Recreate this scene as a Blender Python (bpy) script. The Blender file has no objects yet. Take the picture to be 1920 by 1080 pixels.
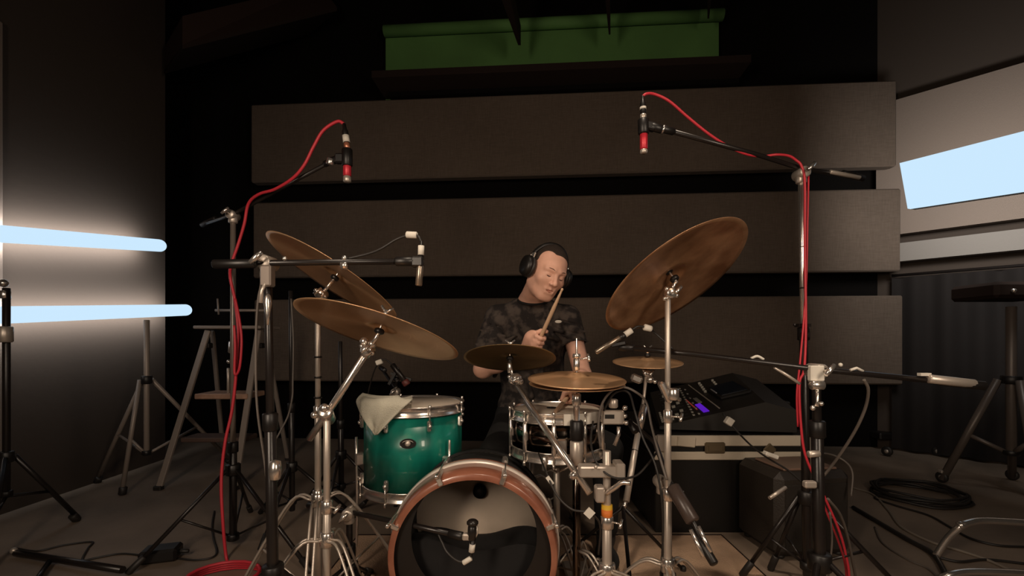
import bpy, math, random
import numpy as np
from mathutils import Vector, Matrix

random.seed(7)
SC = bpy.context.scene
COL = SC.collection
V = Vector
FPX = 850.0            # focal length in pixels of the 1920 px wide frame
CAM_Z = 0.95

# ------------------------------------------------------------------ camera
cam_d = bpy.data.cameras.new('camera')
cam_d.sensor_width = 36.0
cam_d.lens = 36.0 * FPX / 1920.0
cam_d.shift_y = 100.0 / 1920.0
cam_d.clip_end = 60
cam = bpy.data.objects.new('camera', cam_d)
cam.location = (0, 0, CAM_Z)
cam.rotation_euler = (math.radians(90), 0, 0)
COL.objects.link(cam)
SC.camera = cam

# ------------------------------------------------------------------ world, exposure
SC.view_settings.view_transform = 'Standard'
SC.view_settings.look = 'None'
SC.view_settings.exposure = 0.0
SC.view_settings.gamma = 1.0
SC.view_settings.use_curve_mapping = False
w = bpy.data.worlds.new('world')
SC.world = w
w.use_nodes = True
w.node_tree.nodes['Background'].inputs[0].default_value = (0.010, 0.0065, 0.0045, 1)
w.node_tree.nodes['Background'].inputs[1].default_value = 0.12


def area_light(name, loc, aim, sx, sy, power, color, spread=180):
    l = bpy.data.lights.new(name, 'AREA')
    l.shape = 'RECTANGLE'
    l.size, l.size_y = sx, sy
    l.energy = power
    l.color = color
    l.spread = math.radians(spread)
    o = bpy.data.objects.new(name, l)
    o.location = loc
    d = V(aim) - V(loc)
    o.rotation_euler = d.to_track_quat('-Z', 'Y').to_euler()
    COL.objects.link(o)
    return o


# two added warm fill panels, unseen behind the camera, left and right of it
KEYS = [((-0.95, -0.35, 1.52), (-0.1, 1.7, 1.20), 18.0), ((1.10, -0.40, 1.60), (0.45, 1.7, 1.20), 13.0)]
for loc_, aim_, pw_ in KEYS:
    area_light('added_fill_light', loc_, aim_, 0.30, 1.0, pw_, (1.0, 0.80, 0.62), 150)


# added unseen spotlight that brightens the floor at the front of the kit
spot_d = bpy.data.lights.new('added_spot_light', 'SPOT')
spot_d.energy = 170; spot_d.color = (1.0, 0.80, 0.62)
spot_d.spot_size = math.radians(42); spot_d.spot_blend = 0.6; spot_d.shadow_soft_size = 0.06
spot_o = bpy.data.objects.new('added_spot_light', spot_d)
SPOT = V((0.25, 0.75, 4.05))
spot_o.location = SPOT
spot_o.rotation_euler = (V((0.30, 1.15, 0)) - SPOT).to_track_quat('-Z', 'Y').to_euler()
COL.objects.link(spot_o)


def P(px, py, d):
    """point seen at a pixel of the 1920x1080 frame, d metres in front of the camera"""
    return V(((px - 960) / FPX * d, d, CAM_Z + (640 - py) / FPX * d))


# ------------------------------------------------------------------ materials
MATS = {}


def nodes(name):
    m = bpy.data.materials.new(name)
    m.use_nodes = True
    nt = m.node_tree
    return m, nt, nt.nodes['Principled BSDF']


def mat(name, col, rough=0.6, metal=0.0, bump=0.0, bscale=60, var=0.0, vscale=6, spec=0.5, coat=0.0):
    if name in MATS:
        return MATS[name]
    m, nt, b = nodes(name)
    b.inputs['Base Color'].default_value = (*col, 1)
    b.inputs['Roughness'].default_value = rough
    b.inputs['Metallic'].default_value = metal
    b.inputs['Specular IOR Level'].default_value = spec
    b.inputs['Coat Weight'].default_value = coat
    tc = nt.nodes.new('ShaderNodeTexCoord')
    if var > 0:
        n = nt.nodes.new('ShaderNodeTexNoise')
        n.inputs['Scale'].default_value = vscale
        n.inputs['Detail'].default_value = 5
        nt.links.new(tc.outputs['Object'], n.inputs['Vector'])
        r = nt.nodes.new('ShaderNodeValToRGB')
        r.color_ramp.elements[0].position = 0.3
        r.color_ramp.elements[1].position = 0.7
        r.color_ramp.elements[0].color = (*[c * (1 - var) for c in col], 1)
        r.color_ramp.elements[1].color = (*[min(1, c * (1 + var)) for c in col], 1)
        nt.links.new(n.outputs['Fac'], r.inputs['Fac'])
        nt.links.new(r.outputs['Color'], b.inputs['Base Color'])
    if bump > 0:
        n = nt.nodes.new('ShaderNodeTexNoise')
        n.inputs['Scale'].default_value = bscale
        n.inputs['Detail'].default_value = 4
        nt.links.new(tc.outputs['Object'], n.inputs['Vector'])
        bp = nt.nodes.new('ShaderNodeBump')
        bp.inputs['Strength'].default_value = bump
        bp.inputs['Distance'].default_value = 0.01
        nt.links.new(n.outputs['Fac'], bp.inputs['Height'])
        nt.links.new(bp.outputs['Normal'], b.inputs['Normal'])
    MATS[name] = m
    return m


def emis(name, col, strength):
    m = bpy.data.materials.new(name)
    m.use_nodes = True
    nt = m.node_tree
    nt.nodes.clear()
    e = nt.nodes.new('ShaderNodeEmission')
    e.inputs[0].default_value = (*col, 1)
    e.inputs[1].default_value = strength
    o = nt.nodes.new('ShaderNodeOutputMaterial')
    nt.links.new(e.outputs[0], o.inputs[0])
    return m


M_FLOOR = mat('concrete_floor', (0.23, 0.175, 0.132), 0.55, bump=0.15, bscale=18, var=0.35, vscale=1.6)
M_BLACKWALL = mat('black_wall', (0.0035, 0.0026, 0.0022), 0.9, spec=0.15, bump=0.1, bscale=30)
M_SIDEWALL = mat('dark_brown_wall', (0.060, 0.046, 0.037), 0.9, spec=0.2, bump=0.1, bscale=20)
M_CEIL = mat('black_ceiling', (0.004, 0.003, 0.003), 0.9, spec=0.1)
M_PANELSIDE = mat('beige_panel_fabric', (0.21, 0.165, 0.135), 0.9, bump=0.3, bscale=300)
M_BLACK = mat('black_plastic', (0.009, 0.0075, 0.007), 0.42)
M_BLACKMET = mat('black_metal', (0.014, 0.011, 0.010), 0.32, metal=0.0, spec=0.5)
M_CHROME = mat('chrome', (0.82, 0.76, 0.70), 0.24, metal=0.9)
M_STEEL = mat('brushed_steel', (0.60, 0.53, 0.46), 0.38, metal=0.6)
M_ALU = mat('painted_aluminium', (0.34, 0.285, 0.245), 0.45, metal=0.25)
M_WHITETAPE = mat('white_tape', (0.72, 0.68, 0.60), 0.7)
M_RED = mat('red_cable', (0.62, 0.035, 0.055), 0.45)
M_REDMIC = mat('red_anodised', (0.62, 0.03, 0.05), 0.35, metal=0.2)
M_CABLE = mat('black_rubber', (0.020, 0.017, 0.015), 0.5)
M_GREYCABLE = mat('grey_rubber', (0.13, 0.11, 0.095), 0.5)
M_DRUMHEAD = mat('coated_drum_head', (0.62, 0.54, 0.44), 0.6, var=0.1, vscale=5)
M_TOWEL = mat('towel_cotton', (0.62, 0.60, 0.49), 0.95, bump=0.5, bscale=250)
M_WOOD = mat('ladder_wood', (0.42, 0.25, 0.17), 0.6, var=0.25, vscale=12)
M_SKIN = mat('skin', (0.74, 0.42, 0.31), 0.5, var=0.10, vscale=22)
M_HAIR = mat('dark_cropped_hair', (0.030, 0.018, 0.012), 0.8, bump=0.6, bscale=400)
M_LIP = mat('lip_skin', (0.42, 0.16, 0.12), 0.5)
M_TROUSER = mat('black_trouser_cloth', (0.004, 0.0035, 0.0035), 0.9, bump=0.3, bscale=30)
M_SHOE = mat('black_shoe', (0.02, 0.018, 0.017), 0.6)
M_GREEN = mat('green_lit_wall', (0.105, 0.24, 0.065), 0.8, var=0.15, vscale=2)  # green light of the alcove is put into the wall colour
M_BEAM = mat('dark_brown_beam', (0.022, 0.013, 0.010), 0.8, spec=0.2)
M_TUBE = emis('daylight_tube', (0.60, 0.815, 1.0), 1.0)
M_YELLOW = mat('yellow_tape', (0.75, 0.45, 0.03), 0.6)
M_ORANGE = mat('orange_tape', (0.75, 0.20, 0.03), 0.6)
M_STICK = mat('hickory_stick', (0.62, 0.42, 0.27), 0.5)
M_PILLOW = mat('black_pillow', (0.010, 0.009, 0.009), 0.95, bump=0.4, bscale=12)
M_BASSIN = mat('batter_head_film', (0.85, 0.70, 0.56), 0.38, var=0.12, vscale=5)
M_DARKCHROME = mat('black_nickel', (0.16, 0.13, 0.11), 0.14, metal=1.0)
M_CASE = mat('black_laminate', (0.006, 0.005, 0.004), 0.5, bump=0.1, bscale=120)
M_CASERAIL = mat('aluminium_rail', (0.66, 0.58, 0.46), 0.5, metal=0.1)
M_CONSOLE = mat('console_charcoal', (0.020, 0.017, 0.014), 0.5)
M_SCREEN = mat('dark_screen_glass', (0.012, 0.016, 0.024), 0.12)
M_BUTTON = mat('console_buttons', (0.42, 0.40, 0.34), 0.5)
M_GLOWP = emis('violet_strip', (0.16, 0.02, 0.75), 0.55)
M_GLOWR = emis('red_strip', (0.45, 0.06, 0.04), 0.35)
M_GLOWG = emis('green_led', (0.10, 0.45, 0.10), 0.3)


def fabric_panel():
    m, nt, b = nodes('grey_brown_panel_fabric')
    tc = nt.nodes.new('ShaderNodeTexCoord')
    mp = nt.nodes.new('ShaderNodeMapping')
    mp.inputs['Scale'].default_value = (14, 14, 150)
    nt.links.new(tc.outputs['Object'], mp.inputs[0])
    n1 = nt.nodes.new('ShaderNodeTexNoise'); n1.inputs['Scale'].default_value = 1.0; n1.inputs['Detail'].default_value = 3
    nt.links.new(mp.outputs[0], n1.inputs['Vector'])
    mp2 = nt.nodes.new('ShaderNodeMapping')
    mp2.inputs['Scale'].default_value = (150, 150, 12)
    nt.links.new(tc.outputs['Object'], mp2.inputs[0])
    n2 = nt.nodes.new('ShaderNodeTexNoise'); n2.inputs['Scale'].default_value = 1.0; n2.inputs['Detail'].default_value = 3
    nt.links.new(mp2.outputs[0], n2.inputs['Vector'])
    n3 = nt.nodes.new('ShaderNodeTexNoise'); n3.inputs['Scale'].default_value = 1.3; n3.inputs['Detail'].default_value = 4
    nt.links.new(tc.outputs['Object'], n3.inputs['Vector'])
    a = nt.nodes.new('ShaderNodeMath'); a.operation = 'ADD'
    nt.links.new(n1.outputs['Fac'], a.inputs[0]); nt.links.new(n2.outputs['Fac'], a.inputs[1])
    a2 = nt.nodes.new('ShaderNodeMath'); a2.operation = 'ADD'
    nt.links.new(a.outputs[0], a2.inputs[0]); nt.links.new(n3.outputs['Fac'], a2.inputs[1])
    r = nt.nodes.new('ShaderNodeMapRange')
    r.inputs['From Min'].default_value = 1.0
    r.inputs['From Max'].default_value = 2.0
    nt.links.new(a2.outputs[0], r.inputs[0])
    mx = nt.nodes.new('ShaderNodeMix'); mx.data_type = 'RGBA'
    mx.inputs[6].default_value = (0.085, 0.062, 0.046, 1)
    mx.inputs[7].default_value = (0.145, 0.108, 0.082, 1)
    nt.links.new(r.outputs[0], mx.inputs[0])
    nt.links.new(mx.outputs[2], b.inputs['Base Color'])
    b.inputs['Roughness'].default_value = 0.95
    bp = nt.nodes.new('ShaderNodeBump'); bp.inputs['Strength'].default_value = 0.35; bp.inputs['Distance'].default_value = 0.004
    nt.links.new(a.outputs[0], bp.inputs['Height']); nt.links.new(bp.outputs['Normal'], b.inputs['Normal'])
    return m


def cymbal_mat(name, c1, c2, rough, patchy=0.0):
    """lathed bronze: rings follow the disc's own radius, highlight stretched along the radius"""
    m, nt, b = nodes(name)
    tc = nt.nodes.new('ShaderNodeTexCoord')
    sep = nt.nodes.new('ShaderNodeSeparateXYZ')
    nt.links.new(tc.outputs['Object'], sep.inputs[0])
    cmb = nt.nodes.new('ShaderNodeCombineXYZ')
    nt.links.new(sep.outputs[0], cmb.inputs[0]); nt.links.new(sep.outputs[1], cmb.inputs[1])
    ln = nt.nodes.new('ShaderNodeVectorMath'); ln.operation = 'LENGTH'
    nt.links.new(cmb.outputs[0], ln.inputs[0])
    n = nt.nodes.new('ShaderNodeTexNoise'); n.noise_dimensions = '1D'
    n.inputs['Scale'].default_value = 160; n.inputs['Detail'].default_value = 3
    nt.links.new(ln.outputs['Value'], n.inputs['W'])
    n2 = nt.nodes.new('ShaderNodeTexNoise'); n2.inputs['Scale'].default_value = 9 if patchy else 4; n2.inputs['Detail'].default_value = 6
    nt.links.new(tc.outputs['Object'], n2.inputs['Vector'])
    mx = nt.nodes.new('ShaderNodeMix'); mx.data_type = 'RGBA'
    mx.inputs[6].default_value = (*c1, 1); mx.inputs[7].default_value = (*c2, 1)
    r = nt.nodes.new('ShaderNodeMapRange'); r.inputs['From Min'].default_value = 0.35; r.inputs['From Max'].default_value = 0.65
    nt.links.new(n2.outputs['Fac'], r.inputs[0])
    nt.links.new(r.outputs[0], mx.inputs[0])
    nt.links.new(mx.outputs[2], b.inputs['Base Color'])
    b.inputs['Metallic'].default_value = 0.6
    b.inputs['Roughness'].default_value = rough
    b.inputs['Anisotropic'].default_value = 0.75
    tg = nt.nodes.new('ShaderNodeTangent'); tg.direction_type = 'RADIAL'; tg.axis = 'Z'
    nt.links.new(tg.outputs[0], b.inputs['Tangent'])
    bp = nt.nodes.new('ShaderNodeBump'); bp.inputs['Strength'].default_value = 0.25; bp.inputs['Distance'].default_value = 0.001
    ad = nt.nodes.new('ShaderNodeMath'); ad.operation = 'ADD'
    mu = nt.nodes.new('ShaderNodeMath'); mu.operation = 'MULTIPLY'; mu.inputs[1].default_value = 3.0 * patchy
    n3 = nt.nodes.new('ShaderNodeTexNoise'); n3.inputs['Scale'].default_value = 45; n3.inputs['Detail'].default_value = 2
    nt.links.new(tc.outputs['Object'], n3.inputs['Vector'])
    nt.links.new(n3.outputs['Fac'], mu.inputs[0])
    nt.links.new(n.outputs['Fac'], ad.inputs[0]); nt.links.new(mu.outputs[0], ad.inputs[1])
    nt.links.new(ad.outputs[0], bp.inputs['Height']); nt.links.new(bp.outputs['Normal'], b.inputs['Normal'])
    return m


def camo_mat():
    m, nt, b = nodes('dark_camouflage_cotton')
    tc = nt.nodes.new('ShaderNodeTexCoord')
    n = nt.nodes.new('ShaderNodeTexNoise'); n.inputs['Scale'].default_value = 26; n.inputs['Detail'].default_value = 2.0
    n.inputs['Distortion'].default_value = 0.15
    nt.links.new(tc.outputs['Object'], n.inputs['Vector'])
    r = nt.nodes.new('ShaderNodeValToRGB')
    r.color_ramp.interpolation = 'EASE'
    cs = [(0.0, (0.012, 0.009, 0.008)), (0.43, (0.016, 0.012, 0.011)), (0.50, (0.040, 0.031, 0.027)), (0.60, (0.070, 0.055, 0.046)), (0.72, (0.080, 0.062, 0.052))]
    e = r.color_ramp.elements
    e[0].position, e[0].color = cs[0][0], (*cs[0][1], 1)
    e[1].position, e[1].color = cs[1][0], (*cs[1][1], 1)
    for p, c in cs[2:]:
        x = e.new(p); x.color = (*c, 1)
    nt.links.new(n.outputs['Fac'], r.inputs[0])
    nt.links.new(r.outputs[0], b.inputs['Base Color'])
    b.inputs['Roughness'].default_value = 0.9
    return m


def green_drum_mat():
    m, nt, b = nodes('green_stained_lacquer')
    tc = nt.nodes.new('ShaderNodeTexCoord')
    mp = nt.nodes.new('ShaderNodeMapping'); mp.inputs['Scale'].default_value = (1, 1, 0.35)
    nt.links.new(tc.outputs['Object'], mp.inputs[0])
    n = nt.nodes.new('ShaderNodeTexNoise'); n.inputs['Scale'].default_value = 16; n.inputs['Detail'].default_value = 6
    nt.links.new(mp.outputs[0], n.inputs['Vector'])
    r = nt.nodes.new('ShaderNodeValToRGB')
    r.color_ramp.elements[0].position = 0.3; r.color_ramp.elements[0].color = (0.004, 0.125, 0.095, 1)
    r.color_ramp.elements[1].position = 0.7; r.color_ramp.elements[1].color = (0.010, 0.235, 0.170, 1)
    nt.links.new(n.outputs['Fac'], r.inputs[0]); nt.links.new(r.outputs[0], b.inputs['Base Color'])
    b.inputs['Roughness'].default_value = 0.32
    b.inputs['Coat Weight'].default_value = 0.4
    return m


def copper_hoop_mat():
    m, nt, b = nodes('copper_stained_maple')
    tc = nt.nodes.new('ShaderNodeTexCoord')
    n = nt.nodes.new('ShaderNodeTexNoise'); n.inputs['Scale'].default_value = 10; n.inputs['Detail'].default_value = 5
    nt.links.new(tc.outputs['Object'], n.inputs['Vector'])
    r = nt.nodes.new('ShaderNodeValToRGB')
    r.color_ramp.elements[0].position = 0.3; r.color_ramp.elements[0].color = (0.20, 0.066, 0.038, 1)
    r.color_ramp.elements[1].position = 0.7; r.color_ramp.elements[1].color = (0.36, 0.145, 0.088, 1)
    nt.links.new(n.outputs['Fac'], r.inputs[0]); nt.links.new(r.outputs[0], b.inputs['Base Color'])
    b.inputs['Roughness'].default_value = 0.3
    b.inputs['Coat Weight'].default_value = 0.5
    return m


M_PANEL = fabric_panel()
M_CYM = cymbal_mat('lathed_bronze', (0.50, 0.285, 0.145), (0.66, 0.405, 0.225), 0.33)
M_CYMDARK = cymbal_mat('dark_aged_bronze', (0.17, 0.11, 0.05), (0.25, 0.165, 0.075), 0.40)
M_CYMRAW = cymbal_mat('hammered_raw_bronze', (0.26, 0.125, 0.06), (0.58, 0.33, 0.18), 0.34, patchy=0.5)
M_CAMO = camo_mat()
M_GREENDRUM = green_drum_mat()
M_COPPER = copper_hoop_mat()


# ------------------------------------------------------------------ mesh builder
class MB:
    def __init__(self):
        self.v = []; self.f = []; self.s = []

    def add(self, vs, fs, smooth=True):
        o = len(self.v)
        self.v += [tuple(x) for x in vs]
        for f in fs:
            self.f.append(tuple(i + o for i in f)); self.s.append(smooth)
        return self

    def box(self, c, size, rot=None, bev=0.0):
        c = V(c); hx, hy, hz = [x / 2 for x in size]
        b = min(bev, hx * .9, hy * .9, hz * .9)
        R = rot if rot is not None else Matrix.Identity(3)
        if b <= 0:
            vs = [V((x, y, z)) for x in (-hx, hx) for y in (-hy, hy) for z in (-hz, hz)]
            fs = [(0, 1, 3, 2), (4, 6, 7, 5), (0, 4, 5, 1), (2, 3, 7, 6), (0, 2, 6, 4), (1, 5, 7, 3)]
            return self.add([c + R @ p for p in vs], fs, False)
        ring = [(-hx + b, -hy), (hx - b, -hy), (hx, -hy + b), (hx, hy - b), (hx - b, hy), (-hx + b, hy), (-hx, hy - b), (-hx, -hy + b)]
        ins = [(-hx + b, -hy + b), (hx - b, -hy + b), (hx - b, -hy + b), (hx - b, hy - b), (hx - b, hy - b), (-hx + b, hy - b), (-hx + b, hy - b), (-hx + b, -hy + b)]
        vs = [V((x, y, -hz)) for x, y in ins] + [V((x, y, -hz + b)) for x, y in ring] + [V((x, y, hz - b)) for x, y in ring] + [V((x, y, hz)) for x, y in ins]
        fs = []
        for k in range(3):
            for i in range(8):
                j = (i + 1) % 8
                fs.append((k * 8 + i, k * 8 + j, k * 8 + 8 + j, k * 8 + 8 + i))
        fs.append(tuple(range(7, -1, -1))); fs.append(tuple(range(24, 32)))
        return self.add([c + R @ p for p in vs], fs, False)

    def hexa(self, p):
        """p: 8 corner points, 4 bottom (ccw) then 4 top"""
        return self.add(p, [(3, 2, 1, 0), (4, 5, 6, 7), (0, 1, 5, 4), (1, 2, 6, 5), (2, 3, 7, 6), (3, 0, 4, 7)], False)

    def tube(self, pts, r, seg=10, closed=False, flat=1.0):
        pts = [V(p) for p in pts]
        n = len(pts)
        rs = r if isinstance(r, (list, tuple)) else [r] * n
        ts = []
        for i in range(n):
            if closed:
                t = pts[(i + 1) % n] - pts[i - 1]
            else:
                t = pts[min(i + 1, n - 1)] - pts[max(i - 1, 0)]
            ts.append(t.normalized() if t.length > 1e-9 else V((0, 0, 1)))
        up = V((0, 0, 1)) if abs(ts[0].z) < 0.9 else V((0, 1, 0))
        a = ts[0].cross(up).normalized()
        vs = []
        for i in range(n):
            if i:
                q = ts[i - 1].rotation_difference(ts[i])
                a = (q @ a)
                a = (a - ts[i] * a.dot(ts[i])).normalized()
            b = ts[i].cross(a)
            for k in range(seg):
                t = 2 * math.pi * k / seg
                vs.append(pts[i] + (a * math.cos(t) + b * math.sin(t) * flat) * rs[i])
        fs = []
        for i in range(n if closed else n - 1):
            j = (i + 1) % n
            for k in range(seg):
                l = (k + 1) % seg
                fs.append((i * seg + k, i * seg + l, j * seg + l, j * seg + k))
        self.add(vs, fs, True)
        if not closed:
            o = len(self.v) - len(vs)
            self.f.append(tuple(o + k for k in range(seg - 1, -1, -1))); self.s.append(False)
            self.f.append(tuple(o + (n - 1) * seg + k for k in range(seg))); self.s.append(False)
        return self

    def lathe(self, prof, o=(0, 0, 0), axis=(0, 0, 1), seg=32, smooth=True, arc=None):
        o = V(o); ax = V(axis).normalized()
        a = ax.orthogonal().normalized(); b = ax.cross(a)
        vs = []
        for r, h in prof:
            for k in range(seg):
                t = 2 * math.pi * k / seg
                vs.append(o + ax * h + (a * math.cos(t) + b * math.sin(t)) * r)
        fs = []
        for i in range(len(prof) - 1):
            for k in range(seg):
                l = (k + 1) % seg
                fs.append((i * seg + k, i * seg + l, (i + 1) * seg + l, (i + 1) * seg + k))
        self.add(vs, fs, smooth)
        return self

    def cyl(self, a, b, r, seg=16, bev=0.0):
        a, b = V(a), V(b); L = (b - a).length
        e = min(bev, r * .5, L * .4)
        pr = [(0.0, 0), (r - e, 0), (r, e), (r, L - e), (r - e, L), (0.0, L)]
        return self.lathe(pr, a, b - a, seg)

    def sphere(self, c, r, seg=16, sc=(1, 1, 1)):
        n = seg // 2
        vs, fs = [], []
        for i in range(n + 1):
            ph = math.pi * i / n
            for k in range(seg):
                t = 2 * math.pi * k / seg
                vs.append(V(c) + V((r * sc[0] * math.sin(ph) * math.cos(t), r * sc[1] * math.sin(ph) * math.sin(t), r * sc[2] * math.cos(ph))))
        for i in range(n):
            for k in range(seg):
                l = (k + 1) % seg
                fs.append((i * seg + k, (i + 1) * seg + k, (i + 1) * seg + l, i * seg + l))
        return self.add(vs, fs, True)

    def obj(self, name, m, parent=None, origin=None):
        if parent is not None:
            org = world_of(parent)
        else:
            org = V(origin) if origin is not None else V((0, 0, 0))
        me = bpy.data.meshes.new(name)
        me.from_pydata([(V(p) - org)[:] for p in self.v], [], self.f)
        me.polygons.foreach_set('use_smooth', self.s)
        me.materials.append(m)
        me.update()
        import bmesh
        bm = bmesh.new(); bm.from_mesh(me)
        bmesh.ops.remove_doubles(bm, verts=bm.verts, dist=1e-6)
        bmesh.ops.recalc_face_normals(bm, faces=bm.faces)
        bm.to_mesh(me); bm.free()
        o = bpy.data.objects.new(name, me)
        COL.objects.link(o)
        if parent is not None:
            o.parent = parent
        else:
            o.location = org
        return o


def world_of(o):
    p = V(o.location)
    while o.parent is not None:
        o = o.parent; p += V(o.location)
    return p


def tag(o, label=None, cat=None, group=None, kind=None):
    if label: o['label'] = label
    if cat: o['category'] = cat
    if group: o['group'] = group
    if kind: o['kind'] = kind
    return o


def thing(name, label, cat, loc, group=None):
    o = bpy.data.objects.new(name, None)
    o.empty_display_size = 0.05
    o.location = loc
    COL.objects.link(o)
    return tag(o, label, cat, group)


def struct(name, mb, m):
    return tag(mb.obj(name, m), kind='structure')


def curve(pts, n=8):
    """Catmull-Rom through the points"""
    pts = [V(p) for p in pts]
    if len(pts) < 3:
        return pts
    q = [pts[0] * 2 - pts[1]] + pts + [pts[-1] * 2 - pts[-2]]
    out = []
    for i in range(1, len(q) - 2):
        for k in range(n):
            t = k / n
            a, b, c, d = q[i - 1], q[i], q[i + 1], q[i + 2]
            out.append(0.5 * ((2 * b) + (c - a) * t + (2 * a - 5 * b + 4 * c - d) * t * t + (3 * b - a - 3 * c + d) * t ** 3))
    out.append(pts[-1])
    return out


# ------------------------------------------------------------------ the room
def wall_pt(px, py, off=0.0):
    k = (px - 960) / FPX
    d = 4.0785 / (1 + 0.07 * k)
    p = P(px, py, d)
    return p + V((0.07, 1, 0)).normalized() * off


def wz(px, z, off=0.0):
    p = wall_pt(px, 640, off); p.z = z
    return p


CEIL = 4.6
struct('floor', MB().hexa([(-3.6, -2.5, -.1), (6.5, -2.5, -.1), (6.5, 5, -.1), (-3.6, 5, -.1), (-3.6, -2.5, 0), (6.5, -2.5, 0), (6.5, 5, 0), (-3.6, 5, 0)]), M_FLOOR)
struct('ceiling', MB().hexa([(-3.6, -2.5, CEIL), (6.5, -2.5, CEIL), (6.5, 5.2, CEIL), (-3.6, 5.2, CEIL), (-3.6, -2.5, CEIL + .1), (6.5, -2.5, CEIL + .1), (6.5, 5.2, CEIL + .1), (-3.6, 5.2, CEIL + .1)]), M_CEIL)
# back wall a little behind the acoustic panels
L0, R0 = wz(250, 0, .22), wz(1760, 0, .22)
def bwall(a, b, z0, z1, th=.12):
    n = V((0.07, 1, 0)).normalized() * th
    a = V((a.x, a.y, z0)); b = V((b.x, b.y, z0)); u = V((0, 0, z1 - z0))
    return [a, b, b + n, a + n, a + u, b + u, b + n + u, a + n + u]
struct('wall_back', MB().hexa(bwall(L0, R0, 0, CEIL)), M_BLACKWALL)
struct('wall_left', MB().hexa([(-3.3, -2.5, 0), (-2.8, -2.5, 0), (-2.8, 3.66, 0), (-3.3, 3.66, 0), (-3.3, -2.5, CEIL), (-2.8, -2.5, CEIL), (-2.8, 3.66, CEIL), (-3.3, 3.66, CEIL)]), M_SIDEWALL)
struct('wall_recess', MB().hexa([(-3.42, 3.66, 0), (-3.3, 3.66, 0), (-3.3, 4.6, 0), (-3.42, 4.6, 0), (-3.42, 3.66, CEIL), (-3.3, 3.66, CEIL), (-3.3, 4.6, CEIL), (-3.42, 4.6, CEIL)]), M_BLACKWALL)
RC = V((3.34, 3.98, 0)); RD = V((0.70, -0.72, 0)).normalized(); RN = V((RD.y, -RD.x, 0)) * -1
if RN.y < 0: RN = -RN
def rw(s, z, off):      # point on the right wall: s along it, off towards the room is negative
    return RC + RD * s + RN * off + V((0, 0, z))
def rbox(s0, s1, z0, z1, o0, o1):
    return [rw(s0, z0, o0), rw(s1, z0, o0), rw(s1, z0, o1), rw(s0, z0, o1), rw(s0, z1, o0), rw(s1, z1, o0), rw(s1, z1, o1), rw(s0, z1, o1)]
struct('wall_right', MB().hexa(rbox(-.2, 4.2, 0, CEIL, .02, .14)), M_SIDEWALL)

rg = thing('rug', 'added thin tan rug that brightens the floor under the drum kit', 'rug', (.13, 1.5, 0))  # added rug, its pale tan brightens the floor around the drums
MB().box((.135, 1.46, .003), (1.77, 1.50, .006)).obj('pile', mat('added_tan_rug', (.46, .31, .205), .95, bump=.6, bscale=140, var=.25, vscale=5), rg)
MB().tube([(-.75, .71, .005), (1.02, .71, .005), (1.02, 2.21, .005), (-.75, 2.21, .005)], .005, 6, closed=True).obj('bound_edge', M_BEAM, rg)

# acoustic panels across the back wall
def back_panel(label, l_top, l_bot, z0, z1, pxl, pxr, m=M_PANEL):
    a, b = wz(pxl, 0), wz(pxr, 0)
    n = V((0.07, 1, 0)).normalized()
    c = (a + b) / 2; c.z = (z0 + z1) / 2
    ang = math.atan2((b - a).y, (b - a).x)
    R = Matrix.Rotation(ang, 3, 'Z')
    t = thing('acoustic_panel', label, 'acoustic panel', V((c.x, c.y, z0)), 'long acoustic panels on the back wall')
    MB().box(c + n * .05, ((b - a).length, .10, z1 - z0), R, bev=.012).obj('fabric_face', m, t)
    MB().box(c + n * .115, ((b - a).length - .1, .03, z1 - z0 - .1), R).obj('backing_board', M_BLACK, t)
    for s in (-1, 1):
        for q in (-.4, 0, .4):
            MB().box(c + n * .175 + R @ V((q * (b - a).length, 0, s * (z1 - z0) * .3)), (.06, .09, .05), R).obj('wall_bracket', M_BLACKMET, t)
back_panel('topmost long grey-brown fabric acoustic panel, under the green alcove', 0, 0, 2.44, 3.17, 470, 1682)
back_panel('middle long grey-brown fabric acoustic panel, behind the drummer\'s head', 0, 0, 1.545, 2.25, 474, 1690)
back_panel('lowest long grey-brown fabric acoustic panel, behind the drummer\'s shirt', 0, 0, 0.58, 1.34, 476, 1694)

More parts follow.
